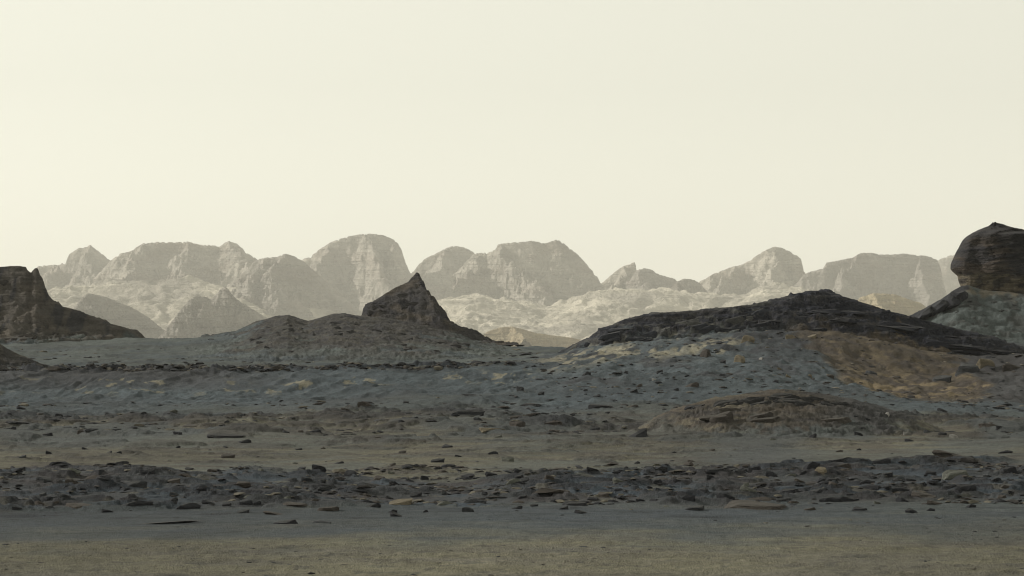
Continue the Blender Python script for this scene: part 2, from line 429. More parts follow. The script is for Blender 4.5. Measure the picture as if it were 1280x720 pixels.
# ------------------------------------------------------------------ hills near by
def hill(name, label, crest, d, front, back, foot_row, colfn, mat, seed, amp=0.25, terr=0.0, nx=260, ny=110, pw=1.3, cliff=0.0, cat='hill', skew=0.0, smooth=True, crag=1.0, soft=0, lap=0.0, lapn=1.0):
    """a hill whose crest line stands at distance d, falling to the ground in front and behind"""
    p = np.array(crest, float)
    x0, x1 = wx(p[0, 0], d), wx(p[-1, 0], d)
    zb = wz(foot_row, d) - 0.4
    u = np.linspace(x0, x1, nx)
    v = np.concatenate([-np.linspace(1, 0, int(ny * .68)) ** 1.25, np.linspace(0, 1, ny - int(ny * .68) + 1)[1:] ** 1.2])
    U, V = np.meshgrid(u, v)
    Yc = d + 0.12 * front * fbm(U / (front * 1.2), U * 0 + seed, 2, seed)
    Y = Yc + np.where(V < 0, V * front, V * back)
    X = U * (Y / d) + skew * np.minimum(V, 0) * front
    pr = np.interp(640 + F * U / d, p[:, 0], p[:, 1])
    if soft:
        k = np.exp(-np.linspace(-2, 2, soft) ** 2); k /= k.sum()
        pr = np.tile(np.convolve(np.pad(pr[0], soft // 2, mode='edge'), k, mode='valid')[:nx], (len(v), 1))
    H = np.maximum(wz(pr, d) - zb, 0)
    a = np.abs(V)
    cs = np.where(V < 0, (1 - a) ** pw, 1 - a ** 1.6)
    if cliff > 0:   # steep upper wall over a talus foot
        cs = np.where(V < 0, np.where(a < 0.22, 1 - cliff * a / 0.22, (1 - cliff) * ((1 - a) / 0.78) ** pw), cs)
    Z = zb + H * cs
    body = sst(a, 0.0, 0.10)
    s = H.max()
    rg = ridged(X / (s * .35), Y / (s * .8) + Z / (s * .9), 4, seed + 3) - 0.55
    n = fbm(X / (s * .5), (Y + Z) / (s * .5), 4, seed + 5)
    Z = Z + amp * s * (0.20 * rg + 0.16 * n) * (0.12 + 0.88 * body) * sst(cs, 0.0, 0.15)
    if terr > 0:
        Z = Z + (0.8 * strata(Z, X, Y, terr, seed + 9) + 0.5 * strata(Z + 3, X + 7, Y, terr * .45, seed + 10)) * (0.15 + 0.85 * body)
    Z = Z + (0.030 * fbm(X / (s * .22), (Y + Z) / (s * .14), 4, seed + 7, .55) + crag * 0.065 * (ridged(X / (s * .60), (Y * .8 + Z) / (s * .22), 4, seed + 8, .55) - .62)) * s * (0.25 + 0.75 * body) * sst(cs, 0, .1)
    c = colfn(X, Y, Z, (Z - zb) / s, 640 + F * X / Y)
    if lap:      # loose soil laps up onto the foot, in tongues
        gz, gc = ground(X, Y)
        n1 = fbm(X / (lapn * 1.0) - .1 * Y, Y / (lapn * 2.2), 4, seed + 21, .6)
        m = 1 - sst(Z - gz + 1.1 * lap * n1, 0.25 * lap, lap)
        c = c + (gc - c) * m[..., None]
    o = grid_object(name, X, Y, Z, c, mat, smooth)
    finish(o, label, cat, kind='structure')
    return o

def butte_col(X, Y, Z, h, px):
    c = np.zeros(X.shape + (3,)) + np.array((0.058, 0.052, 0.045))
    c = mixc(c, (0.072, 0.062, 0.051), sst(fbm(X / 2, Z / 0.9, 3, 201), -.1, .5))
    c = mixc(c, (0.026, 0.026, 0.029), 0.85 * sst(fbm(X / 1.0, Z / 4.0, 3, 203), 0.18, 0.40))
    c = mixc(c, (0.056, 0.058, 0.050), 0.6 * (1 - sst(h, 0.05, 0.35)) * sst(fbm(X / 3, Y / 3, 2, 205), -.3, .3))
    return c

def dark_col(X, Y, Z, h, px):
    c = np.zeros(X.shape + (3,)) + np.array((0.038, 0.036, 0.034))
    c = mixc(c, (0.050, 0.046, 0.039), sst(fbm((X + Y) / 2.2, (Y - Z * 3) / 1.6, 3, 211), 0.0, .45))
    c = mixc(c, (0.022, 0.022, 0.026), 0.8 * sst(fbm((X + 2 * Z) / 1.8, (Y - X * .4) / 0.9, 4, 213), 0.08, 0.35))
    c = mixc(c, (0.058, 0.064, 0.062), 0.75 * (1 - sst(h + .16 * fbm(X / 3.5, Y / 4, 3, 215), 0.12, 0.42)))
    return c

def pyr_col(X, Y, Z, h, px):
    c = np.zeros(X.shape + (3,)) + np.array((0.036, 0.034, 0.034))
    c = mixc(c, (0.056, 0.048, 0.040), sst(fbm(X / 2.0, Z / 0.7, 3, 221), -.05, .4))
    c = mixc(c, (0.019, 0.019, 0.024), 0.7 * sst(fbm((X + Z) / 1.5, Z / 1.0, 3, 223), 0.1, 0.4))
    return c

def cap_col(X, Y, Z, h, px):
    c = np.zeros(X.shape + (3,)) + np.array((0.0145, 0.0160, 0.0225))
    st = fbm(X / 6.0, (Z - 0.03 * X) / 0.16, 3, 231)
    c = mixc(c, (0.036, 0.035, 0.037), sst(st, 0.1, .5))
    c = mixc(c, (0.013, 0.013, 0.017), 0.8 * sst(fbm(X / 8.0, (Z - 0.05 * X) / 0.11, 3, 235), 0.15, .4))
    c = mixc(c, (0.060, 0.060, 0.056), 0.7 * sst(fbm(X / 1.3, Z / 0.25, 3, 233), 0.32, 0.5) * (1 - sst(px, 940, 1000)))
    return c

def mound_col(X, Y, Z, h, px):
    c = np.zeros(X.shape + (3,)) + np.array((0.058, 0.052, 0.044))
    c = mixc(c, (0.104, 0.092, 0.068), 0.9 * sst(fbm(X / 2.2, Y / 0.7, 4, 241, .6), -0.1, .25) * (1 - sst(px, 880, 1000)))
    c = mixc(c, (0.066, 0.054, 0.042), 0.6 * sst(fbm(X / 1.8, Y / 0.9, 3, 243), 0.05, .4))
    c = mixc(c, (0.030, 0.028, 0.028), 0.8 * sst(fbm(X / 1.6, Z / 0.12, 3, 245), 0.18, .4))
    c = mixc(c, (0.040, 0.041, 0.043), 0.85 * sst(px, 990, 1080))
    return c

def rhill_col(X, Y, Z, h, px):
    c = np.zeros(X.shape + (3,)) + np.array((0.066, 0.078, 0.077))
    c = mixc(c, (0.050, 0.055, 0.053), sst(fbm(X / 1.5, Y / 2, 3, 251), 0.1, .4))
    row = YH - (Z - CAMZ) / Y * F
    nz = fbm(X / .8, Z / .6, 3, 253)
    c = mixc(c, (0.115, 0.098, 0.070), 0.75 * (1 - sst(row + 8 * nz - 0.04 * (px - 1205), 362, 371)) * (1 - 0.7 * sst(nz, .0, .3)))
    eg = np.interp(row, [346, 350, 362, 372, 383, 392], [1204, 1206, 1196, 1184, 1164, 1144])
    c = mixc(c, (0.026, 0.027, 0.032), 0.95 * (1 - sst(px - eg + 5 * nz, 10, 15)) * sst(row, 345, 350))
    return c

def build_hills():
    hill('hill', 'dark brown butte with steep cliff and notched top at left edge',
         [(-330, 432), (-250, 380), (-180, 345), (-100, 336), (0, 334), (17, 332), (32, 334), (37, 340), (39, 341), (41, 337), (45, 335), (48, 338), (50, 346), (53, 349), (54, 353), (57, 361), (61, 370),
          (67, 378), (75, 381), (105, 392), (140, 404), (160, 411), (170, 417), (180, 426), (200, 438)], 206, 13, 12, 434, butte_col, M_CLIFF, 301, lap=0.5, lapn=2.0, amp=0.30, terr=0.55, nx=330, ny=120, pw=1.2, cliff=0.45)
    hill('hill', 'small dark mound cut by the left edge below the butte',
         [(-160, 470), (-90, 432), (-40, 420), (-10, 424), (0, 429), (10, 436), (20, 441), (35, 447), (50, 454), (70, 464)], 138, 6, 6, 470, dark_col, M_CLIFF, 311, amp=0.25, nx=150, ny=60)
    hill('hill', 'long low dark hill carrying the pointed peak',
         [(215, 434), (255, 420), (295, 413), (320, 402), (335, 398), (345, 395), (360, 393), (370, 397), (385, 401), (400, 397), (417, 392), (430, 392), (450, 395), (480, 397), (520, 403), (560, 412), (597, 425), (640, 434), (690, 442)],
         196, 44, 14, 447, dark_col, M_CLIFF, 321, crag=0.40, lap=0.7, lapn=3.0, amp=0.22, nx=420, ny=140, pw=0.92)
    hill('hill', 'pointed dark pyramid peak with concave right flank',
         [(445, 402), (452, 394), (454, 386), (457, 381), (467, 376), (482, 366), (497, 358), (510, 351), (516, 345), (521, 340), (524, 341), (526, 345), (530, 357), (537, 367), (543, 376), (547, 381), (548, 388), (552, 392), (560, 400),
          (577, 409), (587, 415), (592, 420), (600, 428), (612, 436)], 200, 8, 8, 424, pyr_col, M_CLIFF, 331, amp=0.26, terr=0.0, nx=240, ny=110, pw=1.05, skew=-0.30)
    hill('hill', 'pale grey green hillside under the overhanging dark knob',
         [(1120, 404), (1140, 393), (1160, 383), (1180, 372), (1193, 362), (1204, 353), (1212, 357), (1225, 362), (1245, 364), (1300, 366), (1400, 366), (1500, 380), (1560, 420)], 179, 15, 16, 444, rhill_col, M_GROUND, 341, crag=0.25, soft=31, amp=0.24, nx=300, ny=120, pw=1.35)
    hill('hill', 'long dark layered ridge rising across the right half',
         [(655, 458), (672, 449), (690, 444), (705, 439), (720, 430), (735, 424), (750, 411), (765, 407), (780, 399), (800, 394), (815, 392), (855, 389), (890, 385), (930, 381), (960, 376), (985, 369), (1010, 364), (1027, 363), (1047, 368), (1072, 376),
          (1110, 388), (1135, 395), (1172, 404), (1222, 417), (1260, 429), (1280, 434), (1340, 444), (1420, 458)], 143, 7.5, 14, 458, cap_col, M_CLIFF, 351, lap=0.55, lapn=1.3, amp=0.22, terr=0.30, nx=620, ny=130, pw=0.85)
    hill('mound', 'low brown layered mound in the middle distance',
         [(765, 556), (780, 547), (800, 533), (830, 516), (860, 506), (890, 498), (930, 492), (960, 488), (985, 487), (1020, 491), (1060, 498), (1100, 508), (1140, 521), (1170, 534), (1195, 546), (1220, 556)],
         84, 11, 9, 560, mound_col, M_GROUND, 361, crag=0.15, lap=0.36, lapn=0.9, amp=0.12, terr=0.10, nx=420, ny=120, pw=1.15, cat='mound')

# knob : horizontal slices, so that it can overhang
def build_knob():
    d = 181.0
    L = [(384, 1222), (370, 1212), (358, 1207), (350, 1203), (345, 1202), (343, 1201), (340, 1197), (336, 1192.5), (330, 1193), (322, 1196.5), (312, 1201.5), (302, 1208), (295, 1214), (288, 1224), (284, 1232), (281, 1239), (278.5, 1242), (276.5, 1244)]
    R = [(384, 1450), (352, 1440), (330, 1450), (310, 1420), (295, 1350), (287, 1284), (282, 1264), (276.5, 1250)]
    ys = np.linspace(384, 276.5, 150)
    la = np.array(L[::1]); ra = np.array(R)
    xl = np.interp(-ys, -la[:, 0], la[:, 1]); xr = np.interp(-ys, -ra[:, 0], ra[:, 1])
    th = np.linspace(0, 2 * np.pi, 241)
    TH, YS = np.meshgrid(th, ys)
    cx = wx((xl + xr) / 2, d)[:, None]; hw = ((xr - xl) / 2 / F * d)[:, None]
    Z = wz(YS, d)
    dep = np.minimum(hw * 1.0, 3.0)
    c_, s_ = np.cos(TH), np.sin(TH)
    e = 0.75
    X = cx + hw * np.sign(c_) * np.abs(c_) ** e
    Y = d + 1.6 + dep * np.sign(s_) * np.abs(s_) ** e
    Zd = Z - 0.10 * (X - cx) + 0.15 * fbm(X / 3, Y / 3, 2, 400)          # bedding dips to the right
    lay = fbm(Zd / 0.30, X / 7 + Y / 7, 4, 401, .6)
    n = fbm((X + Y) / 1.5, (Z + .3 * X) / 1.1, 5, 403, .55)
    crack = -np.exp(-(pn(X / 0.9 + .25 * Z, Z / 6 + 3, 409) / 0.06) ** 2) * sst(pn(X / 3, Z / 2, 411), -.2, .3)
    fac = terrace(fbm((X - Y) / 2.6, (Z + .2 * X) / 2.0, 2, 417), 0.16, .10)
    r = 0.07 * terrace(lay, 0.30, .12) + 0.22 * n + 0.55 * fac + 0.24 * crack + 0.05 * fbm((X + Y) / .3, Z / .3, 3, 413)
    X = X + r * c_ * 0.15 + 0.05; Y = Y + r * s_ * 1.3
    Z = Z + 0.03 * fbm(X / .7, Y / .7, 3, 405)
    c = np.zeros(X.shape + (3,)) + np.array((0.030, 0.028, 0.029))
    c = mixc(c, (0.055, 0.044, 0.036), sst(fbm(X / 2.2, Z / 1.0, 3, 407), 0.0, .4))
    c = mixc(c, (0.018, 0.018, 0.022), sst(lay, 0.10, .35) * .8)
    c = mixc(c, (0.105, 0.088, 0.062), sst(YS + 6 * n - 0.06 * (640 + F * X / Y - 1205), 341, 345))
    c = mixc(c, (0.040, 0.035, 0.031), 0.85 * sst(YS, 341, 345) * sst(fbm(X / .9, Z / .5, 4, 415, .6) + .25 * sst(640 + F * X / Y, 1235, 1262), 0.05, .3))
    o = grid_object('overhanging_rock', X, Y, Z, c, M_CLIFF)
    finish(o, 'huge dark rounded caprock knob overhanging the hillside at right edge', 'rock')

# ------------------------------------------------------------------ far mountains
def seg_dist(X, Y, pl):
    """height minus nothing: for every grid point the best (height, distance) pair over a ridge polyline"""
    best = None
    for (ax, ay, az), (bx, by, bz) in zip(pl[:-1], pl[1:]):
        dx, dy = bx - ax, by - ay
        L2 = dx * dx + dy * dy + 1e-9
        t = np.clip(((X - ax) * dx + (Y - ay) * dy) / L2, 0, 1)
        yield az + t * (bz - az), np.hypot(X - (ax + t * dx), Y - (ay + t * dy))

def mountain(name, label, crest, d, spurs=(), s1=1.15, s2=0.55, knee=0.5, alb=(0.25, 0.225, 0.18), seed=0, rough=1.0, foot=446, nx=190, ny=110, reach=1.15, shade=None, cat='mountain', strat=0.0):
    p = np.array(crest, float)
    H = (wz(p[:, 1].min(), d) - wz(foot, d))
    front, back = H * reach / s2 * 0.75, H * 0.9
    px0, px1 = p[0, 0] - 4, p[-1, 0] + 4
    u = np.linspace(px0, px1, nx); v = np.concatenate([np.linspace(-1, 0, int(ny * .75)) , np.linspace(0, 1, ny - int(ny * .75) + 1)[1:]])
    U, V = np.meshgrid(u, v)
    Y = d + np.where(V < 0, V * front, V * back)
    X = wx(U, Y)
    zw = H * 0.10 * sst(np.abs(Y - d), 0, H * .35)
    Xw = X + zw * fbm(X / (H * .55), Y / (H * .55), 4, seed + 1) * rough
    Yw = Y + zw * fbm(X / (H * .55), Y / (H * .55), 4, seed + 2) * rough
    lines = [[(wx(a, d), d, wz(b, d)) for a, b in crest]]
    for sp in spurs:
        lines.append([(wx(a, q), q, wz(b, q)) for a, b, q in sp])
    k = knee * H
    Z = np.full(X.shape, -1e9)
    for pl in lines:
        for h, ds in seg_dist(Xw, Yw, pl):
            drop = s1 * np.minimum(ds, k) + s2 * np.maximum(ds - k, 0)
            Z = np.maximum(Z, h - drop)
    g = ridged(X / (H * .16), Y / (H * .5), 4, seed + 4) - 0.6
    n = fbm(X / (H * .22), (Y + Z) / (H * .22), 5, seed + 5, .55)
    off = sst(np.abs(Y - d), 0, H * .2)
    Z = Z + rough * H * (0.045 * g + 0.030 * n) * (0.08 + 0.92 * off)
    fine = fbm(X / (H * .07), (Y + Z) / (H * .09), 4, seed + 11, .6)
    crag = ridged(X / (H * .09), (Y * .35 + Z * .5) / (H * .20), 4, seed + 12, .62) - .6
    Z = Z + rough * H * (0.020 * fine + 0.075 * crag * sst(fbm(X / (H * .5), Y / (H * .5), 2, seed + 13), -.3, .3)) * (0.10 + 0.90 * off)
    if strat:
        Z = Z + 0.9 * strata(Z, X, Y, strat, seed + 8) * (0.2 + 0.8 * off)
    cap = wz(np.interp(U, p[:, 0], p[:, 1]), Y)
    cap = cap + H * 0.012 * fbm(U / 5.0, U * 0 + seed, 4, seed + 6, .65)
    Z = np.where(V >= 0, np.minimum(Z, cap), np.minimum(Z, cap))
    c = np.zeros(X.shape + (3,)) + np.array(alb)
    c = c * (1 + 0.22 * fbm(X / (H * .3), (Y + Z) / (H * .2), 5, seed + 7, .6))[..., None]
    ln = fbm(X / (H * 1.5), (Z + .08 * X) / (H * .035), 3, seed + 14)
    c = c * (1 + 0.20 * ln * sst(fbm(X / H, Z / (H * .5), 2, seed + 15), -.3, .3))[..., None]
    pk = sst(fbm(X / (H * .4), Z / (H * .15), 3, seed + 9), 0.1, 0.5)
    c = mixc(c, np.array(alb) * np.array((0.80, 0.74, 0.72)), 0.6 * pk)
    o = grid_object(name, X, Y, Z, c, M_FAR)
    finish(o, label, cat, kind='structure')
    return o

def build_mountains():
    A = (0.26, 0.240, 0.205); B = (0.21, 0.194, 0.170); Cc = (0.29, 0.267, 0.225)
    mountain('mountain', 'faint pale mountain behind the dark knob at far right',
             [(1120, 372), (1150, 345), (1172, 325), (1185, 320), (1195, 318), (1210, 321), (1240, 330), (1290, 350)], 5400, alb=A, seed=501, nx=110, ny=70, foot=470)
    mountain('mountain', 'small pale pointed mountain rising above the left butte',
             [(40, 345), (48, 332), (82, 330), (86, 318), (90, 315), (98, 310), (108, 308), (113, 306), (118, 310), (125, 315), (132, 321), (140, 327), (160, 340), (190, 360)], 4800,
             [[(113, 307, 4800), (108, 330, 4700), (90, 360, 4560)], [(70, 331, 4790), (60, 350, 4640)]], alb=A, seed=511, foot=470, strat=5.0)
    mountain('mountain', 'great pale dome mountain with steep right side left of centre',
             [(355, 350), (370, 330), (380, 323), (388, 321), (400, 311), (412, 303), (425, 298), (440, 294), (455, 292), (470, 292), (480, 294), (492, 299), (498, 305), (502, 313), (505, 322), (511, 338), (520, 352), (530, 372)], 4700,
             [[(455, 293, 4700), (462, 300, 4640), (478, 330, 4560), (486, 365, 4480)], [(410, 305, 4690), (402, 330, 4600), (395, 360, 4520)], [(492, 300, 4700), (500, 330, 4610)]], s1=1.5, s2=.6, alb=A, seed=521, foot=470, strat=6.0)
    mountain('mountain', 'pale rounded shoulder mountain between the dome and the broad peak',
             [(500, 356), (518, 338), (524, 330), (530, 324), (545, 317), (560, 309), (566, 307.5), (572, 307), (582, 309), (592, 315), (610, 330), (640, 355)], 4800,
             [[(560, 310, 4800), (552, 325, 4720), (540, 345, 4620)]], alb=A, seed=531, foot=465)
    mountain('mountain', 'broad pale mountain with flat summit and pointed right end',
             [(120, 345), (139, 325), (150, 317), (158, 315), (165, 313), (172, 308), (180, 304), (200, 302), (218, 303), (235, 302), (250, 306), (262, 306), (276, 307), (281, 303), (286, 301), (296, 304), (304, 311), (310, 317), (320, 323), (340, 345), (370, 375)], 4450,
             [[(286, 302, 4450), (292, 318, 4380), (300, 340, 4300), (318, 370, 4200)], [(180, 305, 4440), (168, 322, 4360), (150, 345, 4260), (130, 375, 4120)], [(235, 303, 4450), (232, 330, 4350), (240, 360, 4220)]], alb=A, seed=541, foot=470, nx=260, strat=5.0)
    mountain('mountain', 'broad pale mountain with shadowed right face and tiny summit point',
             [(570, 340), (592, 317), (600, 316), (610, 316), (616, 313), (620, 311), (622, 307), (625, 305), (640, 303), (655, 302), (665, 301), (680, 304), (688, 302), (696, 299), (700, 301), (705, 304), (712, 310), (720, 316), (726, 322), (733, 330), (740, 338), (745, 345), (752, 355), (765, 372)], 4300,
             [[(625, 306, 4300), (638, 322, 4235), (648, 345, 4170), (668, 368, 4090), (690, 398, 3990)], [(600, 317, 4290), (585, 335, 4220), (560, 360, 4110), (540, 385, 4000)]], s1=1.05, alb=A, seed=551, foot=465, nx=260, ny=130, strat=5.0)
    mountain('mountain', 'thin leaning rock needle on the pale skyline',
             [(745, 362), (752, 354), (765, 343), (772, 337), (780, 332), (786, 330), (793, 327.5), (794.5, 330), (795.5, 337), (797, 343), (800, 352), (805, 362)], 4420, [[(780, 333, 4420), (776, 345, 4380), (770, 358, 4330)]], alb=Cc, seed=561, foot=440, nx=110, ny=80, s1=1.6)
    mountain('mountain', 'small pale hump right of the rock needle',
             [(786, 352), (795, 338), (805, 335), (815, 337), (820, 341), (825, 343), (838, 347), (843, 348), (850, 356), (862, 370)], 4360, [[(800, 337, 4360), (798, 350, 4310), (803, 362, 4260)]], alb=B, seed=571, foot=440, nx=110, ny=70)
    mountain('mountain', 'pale craggy mountain with rounded summit right of centre',
             [(850, 372), (874, 352), (890, 343), (910, 335), (930, 329), (938, 325), (945, 320), (958, 312), (964, 309), (970, 308), (978, 310), (985, 313), (998, 320), (1001, 324), (1003, 330), (1005, 339), (1012, 352), (1025, 372)], 4500,
             [[(958, 313, 4500), (962, 322, 4450), (968, 340, 4380), (975, 360, 4300)], [(920, 332, 4490), (905, 350, 4400), (890, 370, 4310)], [(890, 343, 4500), (878, 360, 4420)]], s1=1.3, alb=Cc, seed=581, foot=462, nx=220, strat=4.5)
    mountain('mountain', 'wide flat topped pale mesa on the right skyline',
             [(990, 360), (1005, 343), (1012, 340), (1020, 338), (1028, 335), (1031, 333), (1033, 328), (1045, 326), (1060, 323), (1067, 322), (1071, 319), (1077, 316), (1090, 316), (1100, 318), (1115, 318), (1125, 317), (1135, 317), (1145, 319), (1155, 319), (1165, 322), (1172, 325), (1176, 336), (1178, 347), (1183, 366), (1195, 392)], 4250,
             [[(1072, 319, 4250), (1062, 335, 4180), (1045, 355, 4090), (1020, 380, 3980)], [(1150, 319, 4250), (1156, 345, 4190), (1160, 372, 4110)]], s1=1.7, alb=B, seed=591, foot=462, nx=260, strat=6.0)
    mountain('mountain', 'small darker dome below the gap right of the needle',
             [(826, 376), (838, 360), (846, 352), (855, 348), (862, 348.5), (868, 350), (875, 354), (882, 362), (895, 376), (912, 392)], 4150, [[(848, 352, 4150), (842, 364, 4110), (840, 380, 4060)]], alb=(0.17, .155, .13), seed=601, foot=430, nx=120, ny=80, rough=.7)
    mountain('mountain', 'rounded grey brown hill in front of the dome mountain',
             [(270, 380), (295, 350), (310, 335), (320, 325), (330, 322), (347, 321), (352, 318), (357, 317), (368, 320), (380, 327), (395, 340), (410, 354), (425, 366), (445, 385), (470, 405)], 3950,
             [[(357, 318, 3950), (352, 330, 3900), (345, 350, 3840), (338, 380, 3740)], [(330, 322, 3940), (315, 345, 3860), (300, 375, 3760)]], alb=B, seed=611, foot=462, nx=220, s1=1.0, strat=4.5)
    # broken pale slope in front of all of them
    nx, ny = 680, 120
    u = np.linspace(-260, 1500, nx); v = np.linspace(0, 1, ny)
    U, V = np.meshgrid(u, v)
    Y = 3150 + 850 * V
    X = wx(U, Y)
    top = np.interp(U, [-260, 40, 90, 150, 210, 300, 380, 440, 520, 600, 680, 750, 820, 900, 960, 1010, 1100, 1180, 1280, 1500],
                    [360, 352, 352, 346, 350, 352, 376, 392, 374, 366, 378, 358, 360, 366, 356, 362, 388, 398, 390, 380])
    row = 452 + (top - 452) * V ** 0.9
    Z = wz(row, Y)
    Xk = X + 60 * fbm(X / 240, Y / 240, 3, 701); Yk = Y + 60 * fbm(X / 240, Y / 240, 3, 702)
    m = sst(V, 0.0, 0.1)
    Z = Z + m * (20 * (ridged(Xk / 170, Yk / 300, 5, 703, .55) - .6) + 7 * (ridged(Xk / 30, Yk / 170, 4, 704, .6) - .6) + 2.0 * fbm(X / 16, Y / 30, 4, 705, .6))
    c = np.zeros(X.shape + (3,)) + np.array((0.35, 0.322, 0.262))
    c = c * (1 + 0.32 * fbm(X / 60, Y / 60, 4, 707))[..., None]
    c = mixc(c, (0.20, 0.183, 0.155), 0.75 * sst(fbm(X / 190, Y / 240, 3, 709), 0.05, 0.4))
    o = grid_object('hillside', X, Y, Z, c, M_FAR)
    finish(o, 'broken pale slope running below all the far mountains', 'hillside', kind='structure')
    G = (0.175, 0.162, 0.142)
    mountain('foothill', 'dark smooth foothill behind the left butte',
             [(60, 420), (85, 395), (96, 380), (104, 370), (110, 366), (122, 368), (135, 372), (150, 378), (165, 384), (185, 396), (205, 412), (230, 432)], 3050, [[(108, 368, 3050), (102, 385, 3010), (96, 410, 2950)]], alb=G, seed=621, foot=450, nx=130, ny=80, rough=1.9, strat=4.0, cat='foothill')
    mountain('foothill', 'dark stepped foothill below the broad left mountain',
             [(190, 430), (205, 415), (216, 400), (228, 384), (238, 373), (246, 369), (256, 371), (264, 373), (270, 368), (276, 361), (282, 358), (288, 365), (296, 374), (312, 384), (335, 398), (370, 425)], 2980, [[(244, 370, 2980), (232, 390, 2930), (222, 415, 2870)], [(278, 361, 2980), (272, 380, 2940)]], alb=G, seed=631, foot=450, nx=170, ny=90, rough=2.0, strat=4.0, cat='foothill')
    mountain('foothill', 'low tan foothill in the gap right of the pyramid peak',
             [(570, 440), (596, 424), (610, 414), (625, 409), (640, 408), (652, 411), (670, 416), (690, 419), (715, 422), (745, 430), (790, 445)], 2500, [[(640, 408, 2500), (652, 418, 2470), (664, 432, 2430)]], alb=(0.25, .205, .13), seed=641, foot=452, nx=150, ny=80, rough=1.0, cat='foothill')
    mountain('foothill', 'low tan foothill in the gap right of the long ridge',
             [(1040, 400), (1062, 382), (1075, 372), (1092, 366), (1106, 367), (1120, 368), (1136, 374), (1150, 378), (1165, 388), (1190, 402), (1230, 425)], 2450, [[(1092, 367, 2450), (1100, 384, 2410), (1110, 405, 2360)]], alb=(0.27, .225, .145), seed=651, foot=450, nx=150, ny=80, cat='foothill')

build_ground()
build_hills()
build_knob()
build_mountains()

# ------------------------------------------------------------------ rocks
from mathutils.bvhtree import BVHTree
import bmesh

def rock_material():
    m = bpy.data.materials.new('weathered_stone'); m.use_nodes = True
    n, l = m.node_tree.nodes, m.node_tree.links
    b = n['Principled BSDF']; b.inputs['Roughness'].default_value = 0.93; b.inputs['Specular IOR Level'].default_value = 0.15
    oi = n.new('ShaderNodeObjectInfo'); geo = n.new('ShaderNodeNewGeometry')
    def noise(scale, det):
        mp = n.new('ShaderNodeMapping'); mp.inputs['Scale'].default_value = scale; l.new(geo.outputs['Position'], mp.inputs['Vector'])
        t = n.new('ShaderNodeTexNoise'); t.inputs['Scale'].default_value = 1; t.inputs['Detail'].default_value = det
        t.inputs['Roughness'].default_value = .65; l.new(mp.outputs[0], t.inputs['Vector']); return t.outputs['Fac']
    a, f = noise((5, 5, 22), 4), noise((35, 35, 50), 3)
    ad = n.new('ShaderNodeMath'); l.new(a, ad.inputs[0]); l.new(f, ad.inputs[1])
    mr = n.new('ShaderNodeMapRange'); mr.inputs['From Min'].default_value = .7; mr.inputs['From Max'].default_value = 1.3
    mr.inputs['To Min'].default_value = .6; mr.inputs['To Max'].default_value = 1.45; l.new(ad.outputs[0], mr.inputs['Value'])
    sc_ = n.new('ShaderNodeVectorMath'); sc_.operation = 'SCALE'; l.new(oi.outputs['Color'], sc_.inputs[0]); l.new(mr.outputs[0], sc_.inputs['Scale'])
    # wind-blown dust lies on the level tops
    sp = n.new('ShaderNodeSeparateXYZ'); l.new(geo.outputs['True Normal'], sp.inputs[0])
    du = n.new('ShaderNodeMapRange'); du.inputs['From Min'].default_value = .75; du.inputs['From Max'].default_value = 1.0
    du.inputs['To Max'].default_value = .55; l.new(sp.outputs['Z'], du.inputs['Value'])
    mu = n.new('ShaderNodeMath'); mu.operation = 'MULTIPLY'; l.new(du.outputs[0], mu.inputs[0]); l.new(noise((4, 4, 4), 3), mu.inputs[1])
    mx = n.new('ShaderNodeMix'); mx.data_type = 'RGBA'; l.new(mu.outputs[0], mx.inputs['Factor']); l.new(sc_.outputs[0], mx.inputs['A'])
    mx.inputs['B'].default_value = (0.085, 0.084, 0.075, 1)
    l.new(mx.outputs['Result'], b.inputs['Base Color'])
    bp = n.new('ShaderNodeBump'); bp.inputs['Strength'].default_value = .6; bp.inputs['Distance'].default_value = .03
    l.new(ad.outputs[0], bp.inputs['Height']); l.new(bp.outputs[0], b.inputs['Normal'])
    return m
M_STONE = rock_material()

